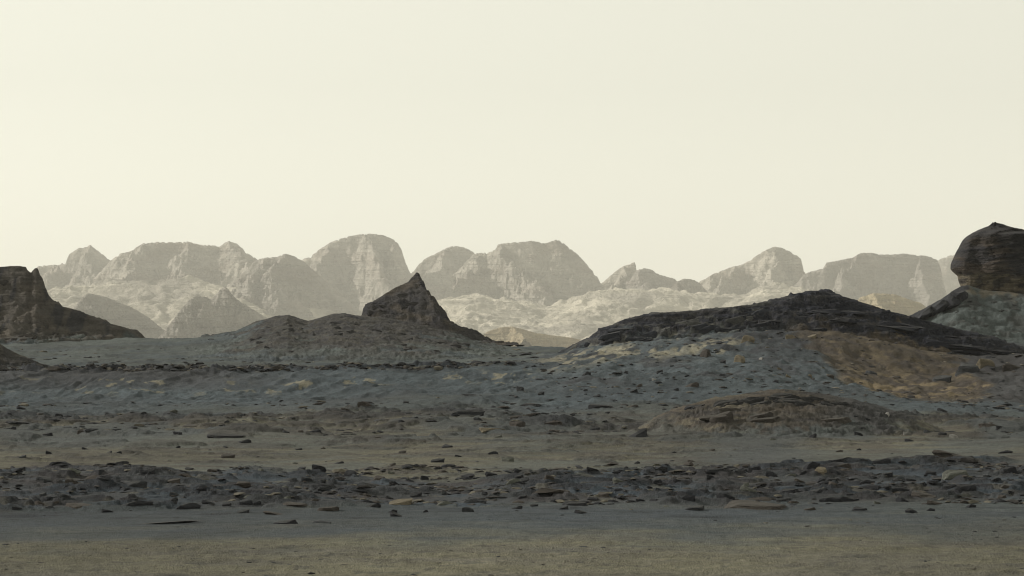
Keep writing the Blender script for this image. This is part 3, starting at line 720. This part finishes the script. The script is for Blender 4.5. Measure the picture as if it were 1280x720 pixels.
def rock_mesh(seed, flat, planes=10, sub=3):
    r = np.random.default_rng(seed)
    bm = bmesh.new(); bmesh.ops.create_icosphere(bm, subdivisions=sub, radius=1.0)
    P = np.array([v.co[:] for v in bm.verts])
    for i in range(planes):
        nv = r.normal(size=3); nv[2] = abs(nv[2]) * 0.9; nv /= np.linalg.norm(nv)
        o = r.uniform(0.45, 0.85)
        dd = P @ nv - o
        P = P - np.clip(dd, 0, None)[:, None] * nv
    tz = r.uniform(.45, .75)                               # bedding plane on top, a little tilted
    nv = np.array([r.normal() * .12, r.normal() * .12, 1.0]); nv /= np.linalg.norm(nv)
    P = P - np.clip(P @ nv - tz, 0, None)[:, None] * nv
    P = P + 0.05 * np.stack([fbm(P[:, 1] * 2.2 + seed, P[:, 2] * 2.2, 3, seed), fbm(P[:, 2] * 2.2, P[:, 0] * 2.2, 3, seed + 1), fbm(P[:, 0] * 2.2, P[:, 1] * 2.2, 3, seed + 2)], -1)
    wa = r.uniform(0, 6.28)                                # thick at one end, thinning into the sand at the other
    ramp = P[:, 0] * math.cos(wa) + 0.6 * P[:, 1] * math.sin(wa)
    P[:, 2] *= np.clip(0.62 + 0.50 * ramp * (0.4 + 0.6 * flat), 0.06, None)
    lo = P[:, 2] < 0.25                                     # undercut foot
    P[:, :2] *= (1 - 0.22 * np.clip((0.25 - P[:, 2]) / 0.25, 0, 1) * r.uniform(.2, 1.0))[:, None]
    lay = np.round(P[:, 2] * 5 + r.random()) % 2 * 0.05 * flat    # thin bedding ledges
    P[:, :2] *= (1 - lay)[:, None]
    P[:, 0] /= max(1e-6, np.abs(P[:, 0]).max()); P[:, 1] /= max(1e-6, np.abs(P[:, 1]).max()); P[:, 2] /= max(1e-6, P[:, 2].max())
    for v, p in zip(bm.verts, P): v.co = p
    me = bpy.data.meshes.new('rock'); bm.to_mesh(me); bm.free()
    me.materials.append(M_STONE)
    return me
SLABS = [rock_mesh(900 + i, 1.0, 9) for i in range(12)]
BLOCKS = [rock_mesh(950 + i, 0.3, 12) for i in range(10)]

_bv = []
for nm in ('mound',):
    o = bpy.data.objects[nm]; me = o.data
    _bv.append(BVHTree.FromPolygons([v.co[:] for v in me.vertices], [p.vertices[:] for p in me.polygons]))
_Ys = np.concatenate([np.arange(28, 62, 0.05), np.arange(62, 150, 0.12), np.arange(150, 230, .4)])

def hit(px, py):
    """where the line of sight through (px, py) meets the ground"""
    t = (px - 640) / F
    zb = base_height(t * _Ys, _Ys) >= CAMZ - (py - YH) / F * _Ys
    k0 = np.argmax(zb) if zb.any() else len(_Ys) - 1
    _Yw = _Ys[(_Ys > _Ys[k0] * .8) & (_Ys < _Ys[k0] * 1.15)]
    g = ground(t * _Yw, _Yw, False)
    z = CAMZ - (py - YH) / F * _Yw
    k = np.argmax(g >= z)
    k = k if g[k] >= z[k] else len(g) // 2
    Yg = _Yw[k]
    best = Vector((t * Yg, Yg, float(g[k])))
    dr = Vector((t, 1, -(py - YH) / F)).normalized()
    for b in _bv:
        loc, nrm, i, ds = b.ray_cast(Vector((0, 0, CAMZ)), dr)
        if loc is not None and loc.y < best.y: best = loc.copy()
    return best

rr = random.Random(5)
TONE = {'dark': (0.018, 0.019, 0.022), 'grey': (0.036, 0.038, 0.041), 'brown': (0.042, 0.037, 0.033), 'tan': (0.115, 0.098, 0.070), 'pale': (0.19, 0.185, 0.175), 'green': (0.075, 0.078, 0.068)}

def rock(px, py, w, h, tone, kind, label, group=None, rot=None, name='rock', p=None):
    """py is the row of the rock's foot; w and h its size in the photograph"""
    p = p or hit(px, py)
    d = p.y
    me = rr.choice(BLOCKS if kind == 'block' else SLABS)
    o = bpy.data.objects.new(name, me); COL.objects.link(o)
    W, Hh = w / F * d, h / F * d * (0.85 if kind == 'block' else 0.9)
    dep = W * (rr.uniform(.7, 1.0) if kind == 'block' else rr.uniform(.55, .9))
    o.scale = (W / 2, dep / 2, Hh * 0.98)
    o.location = (p.x, p.y + dep * .42, p.z - Hh * 0.06)
    o.rotation_euler = (rr.uniform(-.10, .06), rr.uniform(-.10, .10) if rot is None else rot, rr.uniform(-.35, .35))
    c = TONE[tone]; k = rr.uniform(.85, 1.2)
    o.color = (c[0] * k, c[1] * k, c[2] * k, 1)
    finish(o, label, 'rock', group)
    return o

NEAR_BAND = 'stones of the foreground rubble band'
HAND = [
 # --- rubble band and near drift, left quarter
 (27, 588, 13, 5, 'dark', 'slab', 'small dark rock alone on far edge of rubble band near left edge'),
 (54, 602, 28, 8, 'grey', 'block', 'grey squared boulder in rubble band left of the dark slab row'),
 (8, 606, 15, 6, 'dark', 'slab', 'dark flat rock cut off by left edge in rubble band'),
 (90, 614, 12, 8, 'grey', 'block', 'small upright grey block below the squared boulder'),
 (128, 602, 20, 5, 'dark', 'slab', 'thin dark slab right of the squared grey boulder'),
 (166, 610, 42, 11, 'grey', 'block', 'wide humped grey rock in left part of rubble band'),
 (185, 594, 22, 8, 'dark', 'block', 'dark hump of rock on the far edge of rubble band'),
 (250, 614, 18, 6, 'dark', 'slab', 'dark oval rock standing alone on blue sand drift'),
 (235, 588, 15, 4, 'dark', 'slab', None), (303, 588, 16, 4, 'dark', 'slab', None), (218, 620, 14, 6, 'grey', 'block', None), (80, 622, 18, 6, 'grey', 'slab', None),
 (98, 637, 46, 9, 'brown', 'slab', 'long brown layered slab on near edge of rubble band at left'),
 (166, 634, 48, 8, 'dark', 'slab', 'long dark slab in the middle of the near slab row'),
 (231, 637, 38, 9, 'dark', 'slab', 'thick dark slab with pale dusty top in near slab row'),
 (308, 633, 28, 8, 'dark', 'slab', 'black slab with flat pale top at right end of near slab row'),
 (20, 638, 18, 6, 'dark', 'slab', None), (60, 637, 14, 4, 'grey', 'slab', None), (133, 641, 20, 5, 'dark', 'slab', None), (283, 633, 12, 5, 'dark', 'slab', None), (70, 630, 12, 5, 'brown', 'slab', None),
 (207, 655, 100, 3, 'grey', 'slab', 'very long thin grey slab half buried in blue sand'),
 (357, 655, 36, 5, 'dark', 'slab', 'thin dark slab half buried in blue sand below the rubble'),
 (400, 654, 34, 4, 'grey', 'slab', 'thin grey slab half buried in blue sand beside a darker one'),
 # --- second quarter
 (397, 588, 22, 7, 'dark', 'slab', 'dark domed rock alone on far edge of the rubble band'),
 (438, 596, 21, 10, 'dark', 'block', 'dark peaked boulder on far edge of rubble band left of centre'),
 (423, 580, 13, 4, 'dark', 'slab', 'small thin dark stone on tan sand above the peaked boulder'),
 (495, 587, 24, 3.5, 'brown', 'slab', 'very thin brown slab lying flat on tan sand'),
 (489, 582, 12, 3, 'brown', 'slab', None),
 (548, 578, 20, 6, 'dark', 'slab', 'flat dark rock with a tail on tan sand near centre'),
 (558, 560, 17, 5, 'dark', 'slab', 'small dark lens of rock on tan sand above the tailed one'),
 (615, 568, 16, 4.5, 'dark', 'slab', 'small dark rock on tan sand left of a greenish block'),
 (636, 577, 18, 8, 'green', 'block', 'greenish grey block on the tan sand at centre'),
 (530, 600, 12, 7, 'dark', 'block', None), (556, 619, 10, 8, 'grey', 'block', 'rounded blue grey cobble in centre of rubble band'),
 (568, 613, 16, 7, 'brown', 'block', 'brown boulder beside the blue grey cobble'), (493, 606, 13, 5, 'dark', 'slab', None), (512, 602, 12, 5, 'dark', 'slab', None),
 (496, 646, 20, 7, 'dark', 'slab', 'small black rock under an overhanging tip in near slab row'),
 (473, 600, 18, 6, 'brown', 'slab', None), (383, 602, 20, 6, 'dark', 'slab', None), (360, 601, 22, 5, 'grey', 'slab', None), (463, 608, 36, 5, 'dark', 'slab', None),
 (370, 634, 40, 7, 'brown', 'slab', 'brown layered slab left of the black rock in near row'), (412, 639, 34, 7, 'brown', 'slab', 'brown broken slab ending near the black rock'),
 (322, 633, 16, 6, 'dark', 'slab', None), (345, 644, 40, 4, 'brown', 'slab', None), (465, 634, 20, 6, 'dark', 'slab', None), (502, 632, 34, 9, 'tan', 'slab', 'tan slab with reddish side in near rubble at centre'),
 (585, 640, 16, 8, 'grey', 'block', None), (590, 629, 40, 7, 'grey', 'slab', None), (490, 641, 12, 5, 'dark', 'slab', None), (606, 618, 10, 5, 'dark', 'block', None),
 # --- third quarter
 (826, 590, 20, 7, 'dark', 'slab', 'dark flat topped rock on far edge of rubble band right of centre'),
 (740, 591, 22, 6, 'dark', 'slab', 'dark slab pair on far edge of rubble band at centre right'),
 (773, 592, 20, 6, 'dark', 'slab', 'dark wedge of rock left of the flat topped one'),
 (686, 600, 14, 7, 'brown', 'block', None), (650, 590, 18, 5, 'dark', 'slab', None), (822, 606, 18, 9, 'dark', 'block', 'dark rounded boulder in blue drift right of centre'),
 (773, 608, 10, 5, 'dark', 'block', None), (752, 621, 20, 6, 'brown', 'slab', 'small squared slab on blue drift at centre right'), (848, 602, 14, 5, 'dark', 'slab', None), (895, 592, 26, 7, 'dark', 'slab', 'dark slab with light grey edge at right of far band edge'),
 (858, 625, 26, 8, 'dark', 'slab', 'dark slab on crest of the smooth blue drift'), (908, 623, 26, 6, 'dark', 'slab', None), (880, 617, 18, 7, 'dark', 'block', None), (872, 638, 36, 7, 'grey', 'slab', None),
 (718, 632, 40, 6, 'dark', 'slab', 'long low dark slab at left end of the smooth blue drift'), (706, 637, 16, 5, 'dark', 'slab', None), (727, 643, 20, 6, 'dark', 'slab', 'dark stone with pale flat top at tip of blue drift'),
 (768, 629, 18, 4, 'dark', 'slab', None), (655, 624, 16, 4, 'dark', 'slab', None), (800, 627, 14, 4, 'dark', 'slab', None), (915, 589, 16, 4, 'dark', 'slab', None), (945, 588, 26, 6, 'dark', 'slab', None), (840, 592, 14, 4, 'brown', 'slab', None),
 (945, 638, 98, 12, 'brown', 'slab', 'largest long brown slab with pale sandy top on near side'),
 # --- right quarter
 (1052, 578, 30, 5, 'dark', 'slab', 'straight dark slab with sharp upper edge on far band edge'),
 (1055, 585, 34, 6, 'brown', 'slab', 'brown slab directly under the straight dark one'),
 (1015, 587, 22, 8, 'dark', 'slab', 'dark pointed slab left of the straight one'),
 (1105, 580, 38, 8, 'dark', 'slab', 'dark slab shaped like a low roof on far band edge'),
 (1188, 570, 46, 7, 'brown', 'slab', 'long brown slab highest in the right part of rubble band'),
 (965, 596, 16, 8, 'dark', 'block', 'dark block in rubble band right of centre'), (1046, 593, 14, 6, 'dark', 'block', 'small black block beside a tan one'), (1027, 593, 18, 7, 'tan', 'block', 'tan squared block beside a small black one'),
 (1112, 597, 20, 4.5, 'dark', 'slab', None), (1196, 596, 42, 10, 'green', 'slab', 'pale grey green domed slab in the right rubble'), (1264, 592, 28, 6, 'dark', 'slab', 'dark flat rock near right edge in rubble band'),
 (1163, 596, 18, 6, 'dark', 'slab', None), (1138, 602, 20, 4.5, 'dark', 'slab', None), (1212, 616, 44, 10, 'dark', 'slab', 'thick dark slab with jagged top at right'), (1055, 628, 58, 8, 'dark', 'slab', 'long dark slab on near band edge beside largest brown slab'),
 (1128, 615, 26, 7, 'dark', 'block', 'dark lumpy rock at centre of right rubble'), (1190, 611, 30, 6, 'dark', 'slab', None), (1155, 622, 34, 8, 'brown', 'slab', 'brown grey slab on near band edge at right'), (1163, 639, 14, 4.5, 'dark', 'slab', 'lone small stone on smooth blue grey sand at right'),
 (1040, 602, 18, 5, 'dark', 'slab', None), (1082, 605, 26, 6, 'dark', 'slab', None), (1000, 603, 16, 6, 'brown', 'slab', None), (985, 616, 30, 5, 'dark', 'slab', None), (1024, 616, 24, 5, 'dark', 'slab', None), (1095, 622, 32, 6, 'grey', 'slab', None), (1245, 603, 16, 4, 'dark', 'slab', None),
 (1258, 567, 22, 4, 'dark', 'slab', None), (1140, 577, 26, 6, 'grey', 'slab', None), (1080, 577, 18, 4, 'dark', 'slab', None), (1236, 597, 14, 4, 'grey', 'slab', None), (1110, 612, 14, 4, 'dark', 'slab', None),
 # --- middle distance
 (282, 548, 52, 6.5, 'dark', 'slab', 'long dark slab with low pointed left end in middle distance'),
 (302, 554, 22, 6, 'dark', 'slab', 'dark stone right below the long pointed slab'),
 (285, 573, 20, 7, 'brown', 'slab', 'brown wedge shaped rock on the tan sand at left'),
 (222, 560, 8, 3, 'dark', 'slab', None), (150, 580, 22, 4, 'dark', 'slab', None), (60, 568, 10, 5, 'dark', 'slab', None), (245, 534, 36, 4, 'brown', 'slab', None),
 (395, 541, 24, 5, 'dark', 'slab', 'dark curved slab in middle distance left of centre'), (374, 563, 14, 3, 'dark', 'slab', None), (358, 541, 10, 4, 'dark', 'slab', None), (478, 542, 16, 4, 'dark', 'slab', None),
 (612, 540, 46, 5, 'tan', 'slab', 'low pale tan ledge in middle distance at centre'), (580, 519, 54, 6, 'dark', 'slab', 'ragged black ledge at foot of the slope near centre'), (502, 528, 10, 4, 'dark', 'slab', None), (518, 523, 9, 3, 'dark', 'slab', None), (455, 511, 18, 8, 'brown', 'block', 'small brown cone of rock at foot of slope'), (507, 504, 9, 3, 'dark', 'slab', None),
 (648, 533, 24, 9, 'brown', 'block', 'brown humped rock left of the mound'), (692, 531, 28, 5, 'brown', 'slab', None), (745, 538, 20, 4, 'dark', 'slab', None), (750, 511, 40, 7, 'dark', 'slab', 'black broken ledge at slope foot left of the mound'), (663, 507, 30, 4, 'dark', 'slab', None),
 (204, 526, 28, 3, 'dark', 'slab', None), (178, 518, 10, 4, 'dark', 'slab', None), (68, 526, 20, 3, 'dark', 'slab', None), (25, 530, 40, 4, 'dark', 'slab', None),
 # --- slope under the ridge
 (883, 448, 17, 13, 'brown', 'block', 'dark brown pointed boulder on scree below the ridge'),
 (925, 453, 19, 12, 'tan', 'block', 'rounded tan boulder on scree below the ridge'),
 (651, 489, 11, 7, 'grey', 'block', 'grey boulder low on the slope at centre'), (677, 494, 10, 5, 'dark', 'slab', 'flat dark stone right of the grey boulder on slope'), (733, 469, 11, 5, 'dark', 'slab', 'dark stone halfway up the blue grey scree'), (793, 492, 12, 5, 'dark', 'slab', None), (800, 484, 11, 5, 'brown', 'slab', None), (846, 489, 11, 5, 'dark', 'slab', None),
 (864, 484, 20, 7, 'brown', 'slab', 'brown wedge shaped slab on the scree above the mound'), (782, 467, 7, 4, 'dark', 'slab', None), (818, 476, 6, 3, 'pale', 'block', 'tiny white stone on the blue grey scree'), (904, 454, 9, 5, 'dark', 'slab', None), (952, 450, 7, 4, 'pale', 'block', 'small whitish stone right of the tan boulder'),
 (986, 472, 8, 5, 'tan', 'slab', None), (1012, 471, 8, 4, 'tan', 'slab', None), (1038, 473, 12, 6, 'brown', 'block', None), (974, 462, 7, 3, 'tan', 'slab', None), (936, 427, 22, 10, 'tan', 'block', 'angular pale tan block just below the dark cap rock'), (990, 424, 16, 6, 'tan', 'slab', None), (1016, 424, 14, 6, 'tan', 'slab', None),
 (1232, 458, 26, 13, 'tan', 'block', 'large tan rounded boulder at right end of ochre hollow'), (1212, 465, 34, 14, 'grey', 'block', 'large dark grey boulder beside the ochre hollow'), (1268, 463, 28, 11, 'brown', 'block', 'brown tan boulder near right edge below the ridge'), (1180, 477, 26, 9, 'grey', 'slab', 'dark grey slab low in the ochre hollow'), (1090, 468, 16, 6, 'grey', 'slab', None), (1252, 478, 12, 4, 'dark', 'slab', None),
 # --- around the mound
 (1193, 548, 12, 7, 'pale', 'block', 'bright white angular stone on dark base at right'), (1016, 549, 14, 6, 'dark', 'slab', 'small dark block lying at foot of the mound'), (1110, 520, 7, 6, 'pale', 'block', 'small white upright stone on dark side of the mound'), (1134, 543, 14, 3.5, 'pale', 'slab', 'flat whitish stone at right foot of the mound'),
 (1085, 526, 9, 5, 'dark', 'slab', None), (1160, 541, 10, 4, 'grey', 'slab', None), (1240, 533, 30, 4, 'brown', 'slab', 'long brown slab on pale sand near right edge'), (1250, 539, 16, 4, 'dark', 'slab', None), (1252, 512, 14, 4, 'dark', 'slab', None), (1178, 515, 14, 5, 'dark', 'slab', None),
 (905, 527, 40, 15, 'brown', 'slab', 'large brown slab set in the camera side of the mound'), (868, 510, 30, 6, 'dark', 'slab', 'tilted dark slab high on the left flank of the mound'), (955, 524, 40, 10, 'brown', 'slab', 'brown jointed slab in the middle of the mound'), (793, 547, 42, 7, 'dark', 'slab', 'tilted dark slab at left foot of the mound'),
]
BUSY = []
def zone_label(py, px):
    if py > 583: return 'plain flat dark stone lying among the foreground rubble', 'plain stones of the foreground rubble'
    if py > 556: return 'plain small stone half sunk in the tan sand flat', 'plain stones on the sand flat'
    if px > 1050 and py > 500: return 'plain small stone beside the mound and ochre hollow', 'plain stones beside the mound'
    if py > 500: return 'plain dark stone in broken ground at foot of slope', 'plain stones at the slope foot'
    return 'plain small stone scattered on the blue grey slope', 'plain stones on the slope'

STOPW = set('a an the and of on in at to with by for below above beside near under left right from into lying alone very small just half its set'.split())
def short_names():
    labs = [h[6] for h in HAND if h[6]]
    out = []
    for h in HAND:
        if not h[6]: continue
        w = h[6].split()
        for n in range(3, len(w) + 1):
            if w[n - 1] in STOPW and n < len(w): continue
            if n == len(w) or sum(l.split()[:n] == w[:n] for l in labs) == 1: break
        if n <= 9: out.append((h[0], h[1], ' '.join(w[:n])))
    return out
MARKS = short_names(); SEEN = {}
def own_label(px, py, w, tone):
    mx, my, nm = min(MARKS, key=lambda m: (m[0] - px) ** 2 + (4 * (m[1] - py)) ** 2)
    side = ('left of' if px < mx else 'right of') if abs(px - mx) > 2.5 * abs(py - my) else ('behind' if py < my else 'in front of')
    size = 'tiny' if w < 9 else 'small' if w < 13 else 'medium' if w < 19 else 'wide'
    tn = {'dark': 'dark', 'grey': 'grey', 'brown': 'brown', 'tan': 'tan', 'pale': 'whitish', 'green': 'greenish'}[tone]
    key = (size, tn, side, nm); SEEN[key] = SEEN.get(key, 0) + 1
    k = SEEN[key]
    return f"{'' if k == 1 else ['second ', 'third ', 'fourth ', 'fifth ', 'sixth ', 'seventh ', 'eighth '][min(k, 8) - 2]}{size} {tn} stone {side} the {nm}"

def build_rocks():
    for (px, py, w, h, tone, kind, label) in HAND:
        l, g = (label, None) if label else (own_label(px, py, w, tone), zone_label(py, px)[1])
        rot = None
        if label and 'tilted' in label: rot = -0.35
        nm = 'flat_rock' if kind == 'slab' and w > 24 else ('boulder' if kind == 'block' and w > 14 else ('rock' if w > 11 else 'stone'))
        o = rock(px, py, w, h, tone, kind, l, g, rot, nm)
        BUSY.append((px, py, w))
    n = 0
    tries = 0
    while n < 125 and tries < 4000:
        tries += 1
        k = rr.random()
        if k < .62:   px, py = rr.uniform(0, 1280), rr.uniform(589, 642); w = rr.choice((9, 10, 12, 14, 18, 24))
        elif k < .72: px, py = rr.uniform(0, 1280), rr.uniform(556, 583); w = rr.uniform(7, 12)
        elif k < .88: px, py = rr.uniform(0, 1280), rr.uniform(508, 553); w = rr.uniform(8, 16)
        else:         px, py = rr.uniform(640, 1040), rr.uniform(455, 505); w = rr.uniform(6, 10)
        if any(abs(px - a) < (w + c) * .55 and abs(py - b) < 5 for a, b, c in BUSY): continue
        BUSY.append((px, py, w))
        tn = rr.choice(('dark', 'dark', 'dark', 'grey', 'brown', 'green'))
        l, g = own_label(px, py, w, tn), zone_label(py, px)[1]
        rock(px, py, w, w * rr.uniform(.22, .42), tn, 'slab' if rr.random() < .8 else 'block', l, g, None, 'rock' if w > 11 else 'stone')
        n += 1

def rubble(name, label, n, fx, size, tones, seed, flat=(.25, .5)):
    """countless small stones as one mass: little hulls strewn on the ground"""
    r = np.random.default_rng(seed)
    protos = []
    for i in range(14):
        bm = bmesh.new()
        for k in range(13):
            v = r.normal(size=3); v /= np.linalg.norm(v); v[2] = abs(v[2]) * 1.0 - .15
            bm.verts.new(np.sign(v) * np.abs(v) ** .8)
        res = bmesh.ops.convex_hull(bm, input=bm.verts[:])
        bmesh.ops.delete(bm, geom=list({g for g in res['geom_interior'] + res['geom_unused'] if isinstance(g, bmesh.types.BMVert)}), context='VERTS')
        bm.verts.index_update()
        protos.append((np.array([v.co[:] for v in bm.verts]), np.array([[v.index for v in f.verts] for f in bm.faces])))
        bm.free()
    X, Y = fx(r, n)
    Z = ground(X, Y, False)
    s = r.uniform(size[0], size[1], len(X)) * np.exp(r.normal(0, .35, len(X)))
    V, Fc, Cl, off = [], [], [], 0
    for i in range(len(X)):
        p, f = protos[r.integers(14)]
        a = r.uniform(0, 6.28); ca, sa = math.cos(a), math.sin(a)
        q = p * np.array([s[i], s[i] * r.uniform(.5, .9), s[i] * r.uniform(*flat)])
        q = np.stack([q[:, 0] * ca - q[:, 1] * sa, q[:, 0] * sa + q[:, 1] * ca, q[:, 2]], -1) + (X[i], Y[i], Z[i] - .004)
        V.append(q); Fc.append(f + off); off += len(q)
        c = np.array(tones[r.integers(len(tones))]) * r.uniform(.8, 1.25)
        Cl.append(np.tile(c, (len(q), 1)))
    V = np.concatenate(V); Fc = np.concatenate(Fc); Cl = np.concatenate(Cl)
    me = bpy.data.meshes.new(name); me.from_pydata(V.tolist(), [], Fc.tolist())
    set_col(me, Cl); me.materials.append(M_ROCK)
    o = bpy.data.objects.new(name, me); COL.objects.link(o)
    finish(o, label, 'rubble', kind='stuff')

def clump(r, n, y0, y1, x0, x1, scale, seed, thr):
    Y = r.uniform(y0, y1, n * 4); P = r.uniform(x0, x1, n * 4); X = (P - 640) / F * Y
    k = fbm(X / scale, Y / scale, 3, seed) + r.normal(0, .12, len(X)) > thr
    return X[k][:n], Y[k][:n]

def build_rubble():
    dk = [TONE['dark'], TONE['dark'], TONE['grey'], TONE['brown'], (.036, .034, .033), (.085, .078, .062)]
    rubble('rubble', 'countless small dark stones strewn through the foreground rubble band', 3600, lambda r, n: clump(r, n, 43.5, 57.5, -40, 1320, 2.2, 801, -0.05), (.03, .10), dk, 1)
    rubble('rubble', 'countless small stones in broken ground below the slope', 1000, lambda r, n: clump(r, n, 80, 108, -40, 1320, 4, 803, 0.0), (.05, .16), dk, 2)
    rubble('rubble', 'countless dark fragments along the lip of the slope', 1300, lambda r, n: (lambda X, Y: (X, Y))(*clump(r, n, 122.5, 128.5, -40, 640, 3, 805, -.2)), (.07, .20), dk, 3, (.35, .7))
    rubble('rubble', 'countless small stones scattered on the scree below the ridge', 1000, lambda r, n: clump(r, n, 106, 139, 640, 1320, 5, 807, -.15), (.05, .14), dk + [(.13, .12, .10)], 4)
    rubble('gravel', 'fine dark pebbles sprinkled over the tan sand', 1500, lambda r, n: clump(r, n, 29, 80, -40, 1320, 5, 809, 0.05), (.012, .035), dk, 5)
    rubble('rubble', 'countless small stones on the plain behind the lip', 500, lambda r, n: clump(r, n, 128, 185, -40, 700, 9, 811, 0.0), (.08, .2), dk, 6)
build_rocks()
build_rubble()

def add_ledge(parent, x, y, z, W, dep, Hh, col, tilt):
    o = bpy.data.objects.new('ledge', rr.choice(SLABS)); COL.objects.link(o)
    o.scale = (W / 2, dep / 2, Hh); o.location = (x, y, z - Hh * .35)
    o.rotation_euler = (rr.uniform(-.12, .05), tilt + rr.uniform(-.05, .05), rr.uniform(-.25, .25))
    k = rr.uniform(.75, 1.3); o.color = (col[0] * k, col[1] * k, col[2] * k, 1)
    o.parent = parent

def build_ledges():
    hills = {o['label'].split()[0] + ' ' + o['label'].split()[1]: o for o in COL.objects if o.name.split('.')[0] in ('hill', 'mound') and 'label' in o}
    def on(hill_o, n, px0, px1, row0, row1, w, h, col, dip):
        co = np.empty(len(hill_o.data.vertices) * 3, np.float32); hill_o.data.vertices.foreach_get('co', co); co = co.reshape(-1, 3)
        px = 640 + F * co[:, 0] / co[:, 1]; row = YH - (co[:, 2] - CAMZ) / co[:, 1] * F
        dmid = co[:, 1].min() + 0.64 * (co[:, 1].max() - co[:, 1].min())
        cr = np.full(1700, 999.0); np.minimum.at(cr, np.clip(px + 150, 0, 1699).astype(int), row)
        cr[cr > 900] = -1; cr = np.array([cr[max(0, i - 9):i + 10].max() for i in range(1700)])
        idx = np.nonzero((row > cr[np.clip(px + 150, 0, 1699).astype(int)] + 7) & (px > px0) & (px < px1) & (row > row0) & (row < row1) & (co[:, 1] < dmid))[0]
        gz = ground(co[idx, 0], co[idx, 1], False)
        idx = idx[co[idx, 2] > gz + 0.05]
        for i in rr.sample(list(idx), min(n, len(idx))):
            x, y, z = map(float, co[i])
            W = rr.uniform(*w)
            add_ledge(hill_o, x, y, z, W, W * rr.uniform(.3, .5), rr.uniform(*h), col, dip(px[i]))
    R = hills['long dark']
    on(R, 46, 690, 960, 370, 440, (.5, 1.7), (.10, .26), (0.020, 0.022, 0.028), lambda p: -.12)
    on(R, 40, 960, 1280, 360, 450, (.8, 2.6), (.07, .16), (0.018, 0.019, 0.025), lambda p: .0 if p < 1040 else .12)
    on(R, 26, 700, 960, 380, 440, (.4, 1.2), (.08, .18), (0.060, 0.060, 0.058), lambda p: -.12)
    on(hills['low brown'], 26, 850, 1120, 486, 506, (.4, 1.2), (.07, .16), (0.028, 0.028, 0.029), lambda p: -.08 if p < 960 else .1)
    on(hills['low brown'], 5, 820, 1080, 508, 535, (.8, 1.6), (.06, .10), (0.044, 0.039, 0.034), lambda p: -.05)
    on(hills['pointed dark'], 8, 465, 570, 365, 425, (.6, 1.6), (.10, .22), (0.034, 0.032, 0.032), lambda p: .1)
    on(hills['long low'], 36, 290, 640, 392, 440, (.4, 1.3), (.08, .20), (0.034, 0.033, 0.034), lambda p: .05)
    on(hills['dark brown'], 12, 0, 110, 350, 425, (.6, 1.8), (.12, .25), (0.042, 0.038, 0.034), lambda p: .03)
    on(hills['pale grey'], 26, 1190, 1280, 352, 425, (.3, .9), (.06, .18), (0.052, 0.055, 0.055), lambda p: .05)
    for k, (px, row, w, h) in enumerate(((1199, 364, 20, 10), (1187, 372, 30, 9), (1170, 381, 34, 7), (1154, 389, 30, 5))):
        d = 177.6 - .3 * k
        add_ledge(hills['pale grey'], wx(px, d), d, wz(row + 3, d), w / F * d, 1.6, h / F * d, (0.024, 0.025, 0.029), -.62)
build_ledges()

# ------------------------------------------------------------------ the dusty air
def build_haze():
    lo, hi = -80.0, 235.0
    x, y0, y1 = 6500.0, -600.0, 9300.0
    vs = [(-x, y0, lo), (x, y0, lo), (x, y1, lo), (-x, y1, lo), (-x, y0, hi), (x, y0, hi), (x, y1, hi), (-x, y1, hi)]
    fs = [(0, 3, 2, 1), (4, 5, 6, 7), (0, 1, 5, 4), (1, 2, 6, 5), (2, 3, 7, 6), (3, 0, 4, 7)]
    me = bpy.data.meshes.new('haze'); me.from_pydata(vs, [], fs)
    m = bpy.data.materials.new('dusty_air'); m.use_nodes = True
    n, l = m.node_tree.nodes, m.node_tree.links
    n.remove(n['Principled BSDF'])
    v = n.new('ShaderNodeVolumePrincipled')
    v.inputs['Color'].default_value = (0.97, 0.96, 0.91, 1)
    v.inputs['Density'].default_value = 0.000105
    l.new(v.outputs[0], n['Material Output'].inputs['Volume'])
    me.materials.append(m)
    o = bpy.data.objects.new('haze', me); COL.objects.link(o)
    finish(o, 'thin dusty haze over the whole valley', 'haze', kind='stuff')
build_haze()
